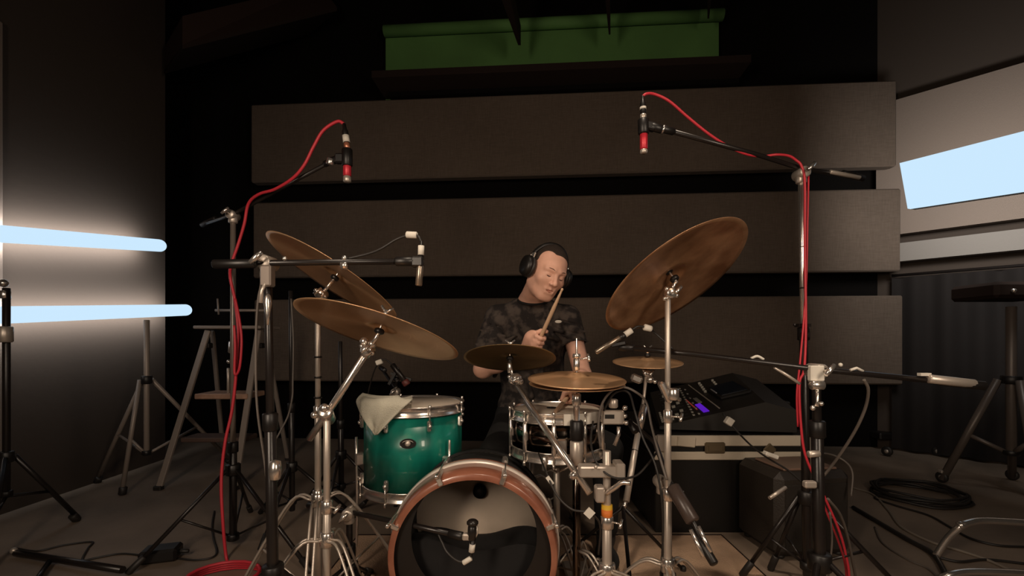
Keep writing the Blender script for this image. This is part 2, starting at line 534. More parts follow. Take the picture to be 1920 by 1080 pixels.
# green alcove over the panels
al = thing('ledge_shelf', 'dark brown ledge running in front of the green alcove high on the back wall', 'ledge', wz(1050, 3.26))
a_, b_ = wz(716, 0, -.25), wz(1384, 0, -.25)
MB().hexa(bwall(a_, b_, 3.225, 3.285, .38)).obj('ledge_top', M_BEAM, al)
a2, b2 = wz(730, 0, -.02), wz(1384, 0, -.02)
MB().hexa(bwall(a2, b2, 3.185, 3.225, .15)).obj('ledge_body', M_BLACKWALL, al)
g = MB().hexa(bwall(wz(716, 0, .10), wz(1356, 0, .10), 3.15, 3.80, .11))
struct('trim_1', g, M_GREEN)
struct('trim_2', MB().tube([wz(717, 3.83, .05), wz(1360, 3.83, .05)], .05, 20), M_GREEN)
for i, (x0, y0, d0, x1, y1, d1, wd, lab) in enumerate([
        (974, 62, 3.72, 925, -120, 2.7, .055, 'dark hanging roof strut crossing the green alcove near its middle, widest of three'),
        (1143, 42, 3.72, 1132, -160, 2.7, .035, 'thin dark roof strut crossing the green alcove right of centre'),
        (1328, 12, 3.72, 1336, -150, 2.7, .035, 'thin dark roof strut at the right end of the green alcove')]):
    A, B = P(x0, y0, d0), P(x1, y1, d1)
    B.z = CEIL if B.z > CEIL else B.z
    q = (B - A)
    up = V((0, 0, 1))
    m_ = MB()
    hw = V((wd / 2, 0, 0))
    m_.hexa([A - hw * .4 - up * .10, A + hw * .4 - up * .10, B + hw * 1.6 - up * .12, B - hw * 1.6 - up * .12,
             A - hw * .4 + up * .06, A + hw * .4 + up * .06, B + hw * 1.6 + up * .03, B - hw * 1.6 + up * .03])
    tag(m_.obj('roof_strut', M_BEAM), lab, 'roof strut', 'struts over the green alcove')
dk = thing('air_duct', 'dark rectangular air duct under the ceiling at upper left', 'air duct', (-1.9, 3.3, 3.3))
A, B, C_, D_ = P(342, 84, 3.2), P(632, 14, 4.0), P(600, -30, 4.0), P(342, 30, 3.2)
dn = V((-.4, .35, 0))
MB().hexa([A, B, B + dn, A + dn, D_, C_, C_ + dn, D_ + dn]).obj('duct_body', mat('dull_duct_metal', (.032, .018, .014), .7, spec=.2), dk)
MB().hexa([A + V((0, 0, -.03)), B + V((0, 0, -.03)), B + dn, A + dn, A, B, B + dn + V((0, 0, .03)), A + dn + V((0, 0, .03))]).obj('duct_flange', M_BEAM, dk)

# side wall panels
def slab(name, label, cat, pts, m, group=None, trimm=None, frame=None):
    t = thing(name, label, cat, pts[0], group)
    MB().hexa(pts).obj('fabric_face', m, t)
    return t
lp = thing('acoustic_panel', 'tall beige acoustic panel at the extreme left edge, beside the tube lights', 'acoustic panel', (-2.74, 1.6, .3))
MB().box((-2.772, 1.55, 1.50), (.036, 1.82, 2.36), bev=.01).obj('fabric_face', M_PANELSIDE, lp)
MB().box((-2.795, 1.55, 1.50), (.009, 1.7, 2.2)).obj('backing_board', M_BLACK, lp)
rp = thing('acoustic_panel', 'large grey-brown acoustic panel on the right wall behind the bright light panel', 'acoustic panel', rw(.5, 1.9, -.06))
MB().hexa(rbox(-.1, 3.6, 1.865, 3.02, -.10, -.01)).obj('fabric_face', M_PANELSIDE, rp)
MB().hexa(rbox(0, 3.5, 1.95, 2.95, -.01, .02)).obj('backing_board', M_BLACK, rp)
rp = thing('acoustic_panel', 'narrow pale strip panel on the right wall just below the bright light panel', 'acoustic panel', rw(.5, 1.6, -.06))
MB().hexa(rbox(-.08, 3.6, 1.63, 1.785, -.12, -.01)).obj('fabric_face', mat('pale_strip_board', (.22, .20, .18), .8, bump=.2, bscale=200), rp)
MB().hexa(rbox(0, 3.5, 1.66, 1.75, -.01, .02)).obj('backing_board', M_BLACK, rp)
cu = thing('curtain', 'black curtain hanging on the right wall below the pale strip panel', 'curtain', rw(.5, 0, -.05))
m_ = MB(); vs = []; n_ = 140
for zz in (0.02, 1.5):
    for i in range(n_):
        s = 0.0 + 3.3 * i / (n_ - 1)
        vs.append(rw(s, zz, -.05 + .025 * math.sin(i * .75) + .01 * math.sin(i * .31)))
for zz in (0.02, 1.5):
    for i in range(n_):
        s = 0.0 + 3.3 * i / (n_ - 1)
        vs.append(rw(s, zz, -.045 + .025 * math.sin(i * .75) + .01 * math.sin(i * .31)))
fs = []
for i in range(n_ - 1):
    fs.append((i, i + 1, n_ + i + 1, n_ + i)); fs.append((2 * n_ + i, 3 * n_ + i, 3 * n_ + i + 1, 2 * n_ + i + 1))
m_.add(vs, fs); m_.obj('drape', mat('black_drape', (.008, .005, .004), .9), cu)
MB().tube([rw(0, 1.52, -.05), rw(3.3, 1.52, -.05)], .012).obj('curtain_rail', M_BLACKMET, cu)

# housings and stands of the two added fill panels behind the camera
for i, (loc_, aim_, pw_) in enumerate(KEYS):
    wl = thing('studio_light', 'added upright light panel, unseen on a stand behind the camera, ' + ('left' if i == 0 else 'right') + ' of it', 'studio light', (loc_[0], loc_[1], 0))
    dl = (V(aim_) - V(loc_)).normalized()
    Rl = dl.to_track_quat('-Z', 'Y').to_matrix()
    MB().box(V(loc_) - dl * .05, (.36, 1.06, .08), Rl, bev=.01).obj('housing', M_BLACKMET, wl)
    pb_ = V(loc_) - dl * .10
    MB().cyl((pb_.x, pb_.y, .3), pb_, .014, 12).obj('pole', M_BLACKMET, wl)
    for a in (.3, 2.4, 4.5):
        MB().tube([(pb_.x, pb_.y, .45), (pb_.x + .4 * math.cos(a), pb_.y + .4 * math.sin(a), .01)], .010, 8).obj('leg', M_BLACKMET, wl)


cl = thing('added_ceiling_spotlight', 'added black ceiling spotlight, unseen above the front of the drum kit', 'spotlight', SPOT + V((0, 0, .1)))
sd = (V((0.30, 1.15, 0)) - SPOT).normalized()
MB().lathe([(.075, 0.0), (.085, 0.0), (.085, .16), (.06, .20), (0, .20), (0, .19), (.055, .19), (.075, .15), (.075, 0)], SPOT + sd * .05, -sd, 24).obj('can', M_BLACKMET, cl)
MB().cyl(SPOT - sd * .13, (SPOT.x, SPOT.y, CEIL), .01, 10).obj('hanging_rod', M_BLACKMET, cl)

# ------------------------------------------------------------------ the fixtures in the picture
def tube_light(label, A, B, power):
    A, B = V(A), V(B)
    t = thing('tube_light', label, 'tube light', (A + B) / 2, 'horizontal tube lights at the left')
    ax = (B - A).normalized()
    L = (B - A).length
    r = .045
    MB().lathe([(0.0, L)] + [(r * math.sin(a), L - r + r * math.cos(a)) for a in [k * math.pi / 16 for k in range(1, 9)]] + [(r, 0.0), (0, 0)], A, ax, 28).obj('lit_tube', M_TUBE, t)
    wl_ = V((-1, 0, 0)); wl_ = (wl_ - ax * wl_.dot(ax)).normalized()
    c = (A + B) / 2 + wl_ * (r + .012)
    R = Matrix((ax, wl_, ax.cross(wl_))).transposed()
    MB().box(c - wl_ * .006, (L * .94, .008, .03), R).obj('back_rail', M_STEEL, t)
    MB().cyl(A - ax * .05, A, r * .9, 20, .004).obj('end_cap', M_BLACK, t)
    l = bpy.data.lights.new('added_tube_halo_light', 'AREA'); l.shape = 'RECTANGLE'; l.size = L * .94; l.size_y = .05  # added lamp behind the tube, throws its halo onto the wall
    l.energy = power; l.color = (1.0, .97, .94)
    o = bpy.data.objects.new('added_tube_halo_light', l)
    zz = -wl_
    xx = ax
    yy = zz.cross(xx)
    M_ = Matrix((xx, yy, zz)).transposed().to_4x4()
    M_.translation = (A + B) / 2 + wl_ * (r + .012)
    o.matrix_world = M_
    COL.objects.link(o)
    return t

T1b = P(318 - 11, 461, 3.41); T1a = P(-60, 434, 2.19)
T2b = P(366 - 11, 581, 3.66); T2a = P(-60, 592.5, 2.185)
tube_light('upper glowing white tube light at left, sloping gently', T1a, T1b, 10)
tube_light('lower glowing white tube light at left, above the silver tripod', T2a, T2b, 10)

# right light panel
q0, q1 = P(1692, 307, 3.05), P(1707, 392, 3.05)
q2, q3 = P(2060, 213, 2.25), P(2066, 338, 2.25)
lt = thing('studio_light', 'large bright rectangular light panel at the right edge', 'studio light', (q1 + q3) / 2)
zt, zb = (q0.z + q2.z) / 2, (q1.z + q3.z) / 2
A = P(1694, 350, 3.05); B = P(2100, 260, 2.2)
ux = (V((B.x, B.y, 0)) - V((A.x, A.y, 0))).normalized()
nn = V((ux.y, -ux.x, 0)); 
if nn.y > 0: nn = -nn       # towards the room
def lq(p, o): return p + nn * o
MB().hexa([lq(q1, .03), lq(q3, .03), lq(q3, .0), lq(q1, .0), lq(q0, .03), lq(q2, .03), lq(q2, 0), lq(q0, 0)]).obj('diffuser', M_TUBE, lt)
MB().hexa([lq(q1, -.0), lq(q3, -.0), lq(q3, -.05), lq(q1, -.05), lq(q0, -.0), lq(q2, -.0), lq(q2, -.05), lq(q0, -.05)]).obj('housing', M_BLACKMET, lt)
l = bpy.data.lights.new('added_panel_halo_light', 'AREA'); l.shape = 'RECTANGLE'; l.size = (q2 - q0).length * .95; l.size_y = .26  # added lamp at the back of the panel for a glow on the wall
l.energy = 24; l.color = (1.0, .96, .91)
o = bpy.data.objects.new('added_panel_halo_light', l)
ax = ((q2 + q3) / 2 - (q0 + q1) / 2).normalized()
zz = nn; yy = zz.cross(ax).normalized(); zz = ax.cross(yy)
M_ = Matrix((ax, yy, zz)).transposed().to_4x4(); M_.translation = (q0 + q1 + q2 + q3) / 4 - nn * .06
o.matrix_world = M_
COL.objects.link(o)

# ------------------------------------------------------------------ hardware helpers
def leg_ends(base, hub_z, n, rad, a0):
    return [V((base[0] + rad * math.cos(a), base[1] + rad * math.sin(a), 0)) for a in [a0 + 2 * math.pi * k / n for k in range(n)]]


def clamp_knob(t, p, direction, m=M_CHROME, name='wing_screw', r=.006, L=.03):
    p = V(p); d = V(direction).normalized()
    mb = MB().cyl(p, p + d * L, r * .5, 8)
    s = d.orthogonal().normalized()
    mb.tube([p + d * L - s * r * 2.6, p + d * L, p + d * L + s * r * 2.6], [r * .7, r, r * .7], 8)
    return mb.obj(name, m, t)


def collar(t, p, d, r, L=.035, m=M_CHROME, name='collar'):
    d = V(d).normalized(); p = V(p)
    return MB().cyl(p - d * L / 2, p + d * L / 2, r, 18, .003).obj(name, m, t)


def mic_stand(name, label, base, top, legs, boom=None, m=M_BLACKMET, r=.0125, hub_z=.33, legr=.009, group=None, spread_z=.12, upper=None, upper_m=None, flatleg=False):
    """tripod stand. base: floor point, top: clutch point, legs: floor points, boom: list of points tail..tip"""
    base, top = V(base), V(top)
    t = thing(name, label, 'microphone stand', (base.x, base.y, 0), group)
    d = (top - base).normalized()
    hub = base + d * (hub_z / max(d.z, .2))
    mid = base.lerp(top, .55) if upper is None else base.lerp(top, upper)
    MB().cyl(base + d * spread_z * .6, mid, r, 16, .002).obj('lower_tube', m, t)
    MB().cyl(mid - d * .01, top, r * .72, 14, .002).obj('upper_tube', upper_m or m, t)
    collar(t, mid, d, r * 1.35, .05, M_BLACK, 'height_clutch')
    collar(t, hub, d, r * 1.9, .05, M_BLACK, 'leg_hub')
    collar(t, base + d * spread_z, d, r * 1.6, .03, M_BLACK, 'brace_collar')
    for e in legs:
        e = V(e)
        s = hub + (V((e.x, e.y, hub.z)) - hub).normalized() * r * 1.6
        L = (e - s)
        tip = s + L * (1 - .05 / L.length)
        lg = (MB().tube([s, tip], legr, 8)).obj('leg', m, t)
        MB().cyl(tip - L.normalized() * .03, e + V((0, 0, .004)), legr * 1.5, 12, .004).obj('rubber_foot', M_CABLE, lg)
        q = s.lerp(e, .5)
        MB().tube([base + d * spread_z + (q - (base + d * spread_z)).normalized() * r, q], legr * .6, 6).obj('brace', m, t)
    if boom:
        boom = [V(b) for b in boom]
        dd = (boom[-1] - boom[0]).normalized()
        MB().tube(boom, .0085, 10).obj('boom', m, t)
        MB().cyl(boom[0] - dd * .02, boom[0] + dd * .09, .0125, 14, .003).obj('counterweight', M_BLACK, t)
        cl = MB().cyl(top - V((.0, .03, 0)), top + V((0, .03, 0)), .021, 18, .004).cyl(top - V((0, 0, .035)), top, r * 1.2, 14, .002).obj('boom_clutch', M_STEEL, t)
        MB().cyl(boom[-1] - dd * .05, boom[-1], .013, 12, .003).obj('boom_tip', M_BLACK, t)
        clamp_knob(cl, top - V((0, .03, 0)), (0, -1, .2), M_CHROME, 'wing_screw', .008)
    return t


def pencil_mic(name, label, a, b, r, body, ring=True, group=None, clip=True):
    """a: cable end, b: capsule end"""
    a, b = V(a), V(b); d = (b - a); L = d.length; d.normalize()
    t = thing(name, label, 'microphone', a, group)
    MB().lathe([(0, 0), (r * .8, 0), (r * .8, L * .08), (r, L * .1), (r, L * .82), (0, L * .82)], a, d, 20).obj('body', body, t)
    MB().lathe([(0, L * .82), (r * .96, L * .82), (r * 1.02, L * .86), (r * 1.02, L * .98), (r * .9, L), (0, L)], a, d, 20).obj('grille', M_STEEL, t)
    return t


def xlr(label, a, b, taped=None, r=.0095, group=None, m=M_BLACK):
    a, b = V(a), V(b)
    t = thing('cable_connector', label, 'connector', a, group)
    L = (b - a).length; d = (b - a).normalized()
    MB().lathe([(0, 0), (r * .55, 0), (r * .7, L * .3), (r, L * .38), (r, L), (0, L)], a, d, 16).obj('shell', m, t)
    if taped:
        MB().lathe([(r * 1.02, L * taped[0]), (r * 1.12, L * taped[0]), (r * 1.12, L * taped[1]), (r * 1.02, L * taped[1])], a, d, 16).obj('tape_wrap', M_WHITETAPE, t)
    return t


def cable(label, pts, r, m, n=8, group=None, name='cable'):
    c = curve(pts, n)
    o = MB().tube(c, r, 8).obj(name, m)
    return tag(o, label, 'cable', group)


# ------------------------------------------------------------------ cymbals
def img_frame(C, du, dv):
    """unit world vector in the plane across the view line that runs along the picture direction (du, dv)"""
    v = (C - V((0, 0, CAM_Z))).normalized()
    u = V((du, 0, -dv)); u = (u - v * u.dot(v)).normalized()
    return v, u


def cymbal(label, C, R, du, dv, ratio, under, m, bell=.16, bow=.075, hole=.006, flatbell=False, name='cymbal', group='cymbals of the drum kit'):
    v, u = img_frame(C, du, dv)
    wv = v.cross(u).normalized()
    if wv.z < 0: wv = -wv
    nrm = wv * math.sqrt(1 - ratio ** 2) + v * (ratio if under else -ratio)
    h = R * bow
    prof = []
    rb = R * bell
    bh = R * .065
    for k in range(9):
        t = k / 8
        rr = hole + (rb - hole) * t
        prof.append((rr, h + bh * math.cos(t * math.pi / 2) ** .8 if t < 1 else h))
    for k in range(1, 13):
        t = k / 12
        rr = rb + (R - rb) * t
        prof.append((rr, h * (1 - t ** 1.7)))
    th = .0016
    full = prof + [(R, -th * .5)] + [(r_, z_ - th) for r_, z_ in reversed(prof)]
    mb = MB().lathe(full + [full[0]], (0, 0, 0), (0, 0, 1), 96)
    mb.v = [(x, y, z - h) for x, y, z in mb.v]
    o = mb.obj(name, m)
    xa = u; ya = nrm.cross(xa).normalized()
    M_ = Matrix((xa, ya, nrm)).transposed().to_4x4(); M_.translation = C
    o.matrix_world = M_
    tag(o, label, 'cymbal', group)
    return o, nrm


cA, nA = cymbal('steeply tilted bronze crash cymbal at left, crossing behind the microphone boom', P(632, 515, 1.52), 143 / FPX * 1.52 * .93, 238, 158, .20, True, M_CYM)
cB, nB = cymbal('wide bronze crash cymbal at left seen from below, above the green tom', P(714, 613, 1.28), 153 / FPX * 1.28, 302, 98, .215, True, M_CYM)
cC, nC = cymbal('dark bronze cymbal hanging directly in front of the drummer\'s elbow and hand', P(956, 666, 1.75), 86 / FPX * 1.75, 170, 3, .29, True, M_CYMDARK)
cF, nF = cymbal('big hammered bronze ride cymbal standing almost on edge at right', P(1260, 517, 1.4), 147 / FPX * 1.4, 244, -182, .40, True, M_CYMRAW, bell=.2)
cE, nE = cymbal('small splash cymbal seen edge-on below the big ride cymbal', P(1214, 674, 2.0), 64 / FPX * 2.0, 128, 4, .17, False, M_CYM, bell=.22)


def felt_nut(t, C, n, m=M_CHROME):
    MB().cyl(C + n * .012, C + n * .026, .014, 14, .003).obj('felt_washer', M_BLACK, t)
    mb = MB().cyl(C + n * .026, C + n * .052, .0065, 10, .001)
    s = V((1, 0, 0)); s = (s - n * s.dot(n)).normalized()
    mb.tube([C + n * .05 - s * .018 + n * .012, C + n * .044, C + n * .05 + s * .018 + n * .012], [.003, .006, .003], 8)
    mb.obj('wing_nut', m, t)
    MB().cyl(C - n * .020, C - n * .006, .014, 14, .003).obj('felt_washer', M_BLACK, t)


def tilter(t, joint, C, n, m=M_CHROME):
    MB().tube([joint, C - n * .022], .0055, 10).tube([C - n * .03, C + n * .05], .0032, 8).obj('tilter_rod', m, t)
    j = V(joint)
    MB().cyl(j - V((0, .022, 0)), j + V((0, .022, 0)), .017, 20, .004).sphere(j + V((-.014, -.01, .012)), .008, 10).sphere(j + V((.016, -.012, -.008)), .007, 10).obj('tilter_joint', m, t)
    clamp_knob(t, j + V((0, -.022, 0)), (.3, -1, .2), m)


def chrome_legs(t, base, hub_z, reach, angs, m=M_STEEL, low=.10):
    b = V((base[0], base[1], 0))
    for a in angs:
        dv = V((math.cos(a), math.sin(a), 0))
        h = b + V((0, 0, hub_z)) + dv * .018
        e = b + dv * reach
        k = b + dv * (reach * .45) + V((0, 0, hub_z * .80))
        pts = curve([h, h + dv * reach * .22 + V((0, 0, -.01)), k * .55 + (e) * .45, e], 5)
        mb = MB()
        side = V((-dv.y, dv.x, 0)) * .009
        mb.tube([p + side for p in pts], .0045, 6).tube([p - side for p in pts], .0045, 6)
        lg = mb.obj('leg', m, t)
        MB().cyl(e - dv * .02 + V((0, 0, .002)), e + dv * .012 + V((0, 0, .022)), .013, 12, .004).obj('rubber_foot', M_CABLE, lg)
        mbb = MB().tube([b + V((0, 0, low)) + dv * .012, pts[len(pts) * 6 // 10]], .004, 6)
        mbb.obj('brace', m, t)


def cymbal_stand(label, base, z_top, hub_z, reach, angs, r=.0125, low=.10, tiers=(.5,)):
    b = V((base[0], base[1], 0))
    t = thing('cymbal_stand', label, 'cymbal stand', b)
    zs = [low * .5] + [z_top * q for q in tiers] + [z_top]
    rr = r
    for i in range(len(zs) - 1):
        MB().cyl(b + V((0, 0, zs[i])), b + V((0, 0, zs[i + 1])), rr, 16, .001).obj('tube', M_STEEL, t)
        if i < len(zs) - 2:
            c = collar(t, b + V((0, 0, zs[i + 1])), (0, 0, 1), rr * 1.35, .04, M_CHROME, 'height_collar')
            clamp_knob(c, b + V((rr, 0, zs[i + 1])), (.8, -.5, .0), M_CHROME)
        rr *= .82
    collar(t, b + V((0, 0, hub_z)), (0, 0, 1), r * 1.7, .045, M_CHROME, 'leg_hub')
    collar(t, b + V((0, 0, low)), (0, 0, 1), r * 1.5, .03, M_CHROME, 'brace_collar')
    chrome_legs(t, base, hub_z, reach, angs, low=low)
    return t


# left pair of cymbal stands
sA = P(596, 560, 1.52)
tA = cymbal_stand('tall straight chrome cymbal stand at left, under the steep crash cymbal', (sA.x, sA.y), sA.z - .01, .42, .36, (2.9, 5.0, .75), tiers=(.40, .66))
tilter(tA, P(603, 552, 1.52), cA.location, nA); felt_nut(tA, cA.location, nA)
for y_ in (668, 706, 744):
    MB().cyl(P(596, y_, 1.52), P(596, y_ + 3, 1.52), .0128, 14).obj('graduation_ring', M_BLACK, tA)
sB = P(613, 775, 1.40)
tB = cymbal_stand('chrome boom cymbal stand at left with a slanting arm', (sB.x, sB.y), sB.z - .02, .34, .30, (3.6, 5.6, 1.5), tiers=(.62,))
jB = P(690, 657, 1.31)
MB().tube([P(580, 823, 1.43), P(612, 778, 1.40), jB], [.0105, .0105, .0095], 14).obj('boom_arm', M_CHROME, tB)
MB().cyl(P(609, 770, 1.37), P(616, 786, 1.44), .022, 18, .004).sphere(P(608, 765, 1.37), .014, 12).sphere(P(590, 778, 1.40), .012, 12).obj('boom_clamp', M_CHROME, tB)
tilter(tB, jB, cB.location, nB); felt_nut(tB, cB.location, nB)
MB().sphere(P(683, 640, 1.31), .013, 12).sphere(P(698, 645, 1.30), .012, 12).cyl(P(684, 668, 1.32), P(692, 652, 1.31), .0135, 14, .003).obj('ratchet', M_CHROME, tB)

# multi-clamp stand in the middle, holding the dark cymbal's arm
sM = P(1138, 900, 1.45)
tM = cymbal_stand('chrome stand with yellow tape, right of the bass drum', (sM.x, sM.y), .60, .22, .34, (-.75, 1.6, 3.9), r=.0155, low=.06, tiers=(.62,))
MB().cyl(V((sM.x, sM.y, P(0, 978, 1.45).z)), V((sM.x, sM.y, P(0, 946, 1.45).z)), .0175, 18).obj('yellow_tape_band', M_YELLOW, tM)
MB().cyl(V((sM.x, sM.y, P(0, 970, 1.45).z)), V((sM.x, sM.y, P(0, 954, 1.45).z)), .0179, 18).obj('orange_tape_band', M_ORANGE, tM)
MB().box(P(1122, 882, 1.44), (.125, .05, .034), bev=.004).box(P(1160, 880, 1.44), (.03, .06, .05), bev=.004).sphere(P(1117, 876, 1.40), .006, 8).obj('clamp_block', M_STEEL, tM)
MB().tube(curve([P(1137, 925, 1.43), P(1152, 915, 1.41), P(1166, 905, 1.40), P(1182, 906, 1.39)], 4), [.008] * 13, 10).obj('crank_handle', M_CHROME, tM)
MB().box(P(1124, 925, 1.44), (.03, .04, .05), bev=.005).obj('side_clamp', M_STEEL, tM)
jC = P(962, 712, 1.72)
tC = thing('boom_stand', 'slanting chrome arm across the snare drum, holding the dark cymbal', 'cymbal stand', P(1040, 820, 1.58))
MB().tube([jC, P(1075, 880, 1.52)], .0085, 14).tube([P(985, 750, 1.68), P(1106, 925, 1.46)], .0115, 14).obj('arm_tube', M_CHROME, tC)
MB().cyl(P(1072, 886, 1.50), P(1080, 894, 1.50), .019, 14, .004).obj('arm_clamp', M_CHROME, tC)
tilter(tC, jC + V((0, 0, 0)), cC.location, nC); felt_nut(tC, cC.location, nC)
MB().sphere(jC + V((.012, -.03, .006)), .022, 16).sphere(jC + V((.026, -.03, -.004)), .013, 12).obj('ratchet', M_CHROME, tC)
MB().cyl(P(955, 680, 1.73), P(956, 700, 1.73), .0085, 10, .003).obj('sleeve', M_CHROME, tC)

# big ride stand
sF = P(1252, 556, 1.4)
tF = cymbal_stand('straight cymbal stand with bare vertical tube under the big ride cymbal', (sF.x, sF.y), sF.z, .26, .30, (.6, 2.6, 4.5), r=.0125, tiers=(.44, .66))
tilter(tF, P(1256, 550, 1.4), cF.location, nF); felt_nut(tF, cF.location, nF)
MB().tube([P(1247, 560, 1.39), P(1262, 556, 1.39)], .005, 8).sphere(P(1246, 560, 1.39), .007, 8).obj('tilter_lever', M_CHROME, tF)
MB().box(P(1247, 735, 1.38), (.018, .03, .07), Matrix.Rotation(-.45, 3, 'Y'), bev=.006).cyl(P(1262, 728, 1.37), P(1262, 750, 1.37), .018, 14, .004).tube([P(1262, 745, 1.37), P(1276, 750, 1.37)], .006, 8).obj('memory_clamp', M_CHROME, tF)

# little splash stand with the leaning lower tube
tE = thing('cymbal_stand', 'leaning chrome stand holding the small splash cymbal at right', 'cymbal stand', P(1172, 945, 1.72))
MB().tube([P(1213, 690, 1.98), P(1208, 740, 1.95), P(1204, 768, 1.93)], .007, 10).obj('upper_tube', M_STEEL, tE)
MB().tube([P(1208, 760, 1.93), P(1197, 808, 1.9)], .0155, 14).obj('grip_tube', M_CHROME, tE)
MB().tube([P(1197, 808, 1.9), P(1174, 940, 1.76)], .0125, 14).obj('lower_tube', M_STEEL, tE)
MB().tube([P(1174, 940, 1.76), P(1168, 955, 1.75)], .008, 10).obj('tube_tip', M_CHROME, tE)
collar(tE, P(1190, 845, 1.86), P(1174, 940, 1.76) - P(1197, 808, 1.9), .0145, .008, M_BLACK, 'ring')
tilter(tE, P(1212, 700, 1.98), cE.location, nE); felt_nut(tE, cE.location, nE)
MB().box(P(1193, 710, 1.95), (.05, .03, .035), Matrix.Rotation(.4, 3, 'Y'), bev=.008).sphere(P(1219, 712, 1.95), .016, 10).sphere(P(1228, 716, 1.95), .010, 10).obj('clamp', M_CHROME, tE)
pE = P(1168, 955, 1.75)
for a in (.4, 2.5, 4.6):
    e = V((pE.x + .30 * math.cos(a), pE.y + .30 * math.sin(a), 0))
    lg = MB().tube([pE - V((0, 0, -.01)), e + V((0, 0, .01))], .007, 8).obj('leg', M_BLACKMET, tE)
    MB().cyl(e + V((0, 0, 0)), e + V((0, 0, .025)), .012, 10, .003).obj('rubber_foot', M_CABLE, lg)

# ------------------------------------------------------------------ hi-hat
hC = P(1081, 714, 1.60)
hR = 91 / FPX * 1.60
hat = thing('hi_hat', 'pair of bronze hi-hat cymbals on their stand, over the front of the snare', 'hi-hat', (hC.x, hC.y, 0))


def hat_disc(nm, C, R, n, m, flip):
    prof = []
    for k in range(7):
        t = k / 6; prof.append((.006 + R * .19 * t, R * .06 + R * .085 * math.cos(t * math.pi / 2)))
    for k in range(1, 11):
        t = k / 10; prof.append((.006 + R * .19 + (R - R * .19 - .006) * t, R * .06 * (1 - t ** 1.6)))
    s = -1 if flip else 1
    full = prof + [(r_, z_ - .0016) for r_, z_ in reversed(prof)] + [prof[0]]
    mb = MB().lathe([(r_, z_ * s) for r_, z_ in full], (0, 0, 0), (0, 0, 1), 80)
    o = mb.obj(nm, m)
    o.parent = hat
    o.location = C - V(hat.location)
    o.rotation_euler = n
    return o
hat_disc('top_cymbal', hC + V((0, 0, .006)), hR, (.10, .01, 0), M_CYM, False)
hat_disc('bottom_cymbal', hC - V((0, 0, .011)), hR * .98, (.06, 0, 0), M_CYM, True)
zt = P(0, 634, 1.6).z
MB().tube([(hC.x, hC.y, .55), (hC.x, hC.y, zt)], .0035, 8).obj('pull_rod', M_CHROME, hat)
MB().cyl((hC.x, hC.y, P(0, 695, 1.6).z), (hC.x, hC.y, P(0, 672, 1.6).z), .011, 14, .003).cyl((hC.x, hC.y, P(0, 672, 1.6).z), (hC.x, hC.y, P(0, 663, 1.6).z), .014, 14, .003).obj('clutch', M_CHROME, hat)
clamp_knob(hat, P(1088, 674, 1.6), (1, -.2, .25), M_CHROME, 'clutch_screw')
MB().cyl((hC.x, hC.y, P(0, 760, 1.6).z), (hC.x, hC.y, P(0, 738, 1.6).z), .016, 14, .003).obj('cymbal_seat', M_CHROME, hat)
MB().cyl((hC.x, hC.y, .45), (hC.x, hC.y, P(0, 762, 1.6).z), .011, 14).obj('upper_tube', M_CHROME, hat)
MB().cyl((hC.x, hC.y, P(0, 826, 1.6).z), (hC.x, hC.y, P(0, 788, 1.6).z), .024, 18, .004).obj('height_clamp', M_BLACK, hat)
MB().cyl((hC.x, hC.y, P(0, 872, 1.6).z), (hC.x, hC.y, P(0, 826, 1.6).z), .0235, 18, .004).obj('lower_clamp', M_STEEL, hat)
MB().cyl((hC.x, hC.y, .05), (hC.x, hC.y, P(0, 872, 1.6).z), .0140, 18, .004).obj('lower_tube', M_DARKCHROME, hat)
chrome_legs(hat, (hC.x, hC.y), .22, .26, (-.9, 1.2), low=.06)
MB().box((hC.x + .03, hC.y + .16, .045), (.10, .27, .015), Matrix.Rotation(-.14, 3, 'X'), bev=.006).obj('foot_plate', M_STEEL, hat)
MB().tube([(hC.x, hC.y + .02, .08), (hC.x + .02, hC.y + .06, .075)], .008).box((hC.x + .03, hC.y + .29, .012), (.08, .05, .022), bev=.004).obj('heel_plate', M_STEEL, hat)

# ------------------------------------------------------------------ drums
def lug(t, p, out, L, m=M_CHROME):
    p = V(p); out = V(out).normalized(); z = V((0, 0, 1)); s = z.cross(out)
    mb = MB()
    R = Matrix((s, out, z)).transposed()
    mb.box(p + out * .009, (.017, .018, L), R, bev=.005)
    mb.sphere(p + out * .018, .009, 10)
    return mb.obj('lug', m, t)


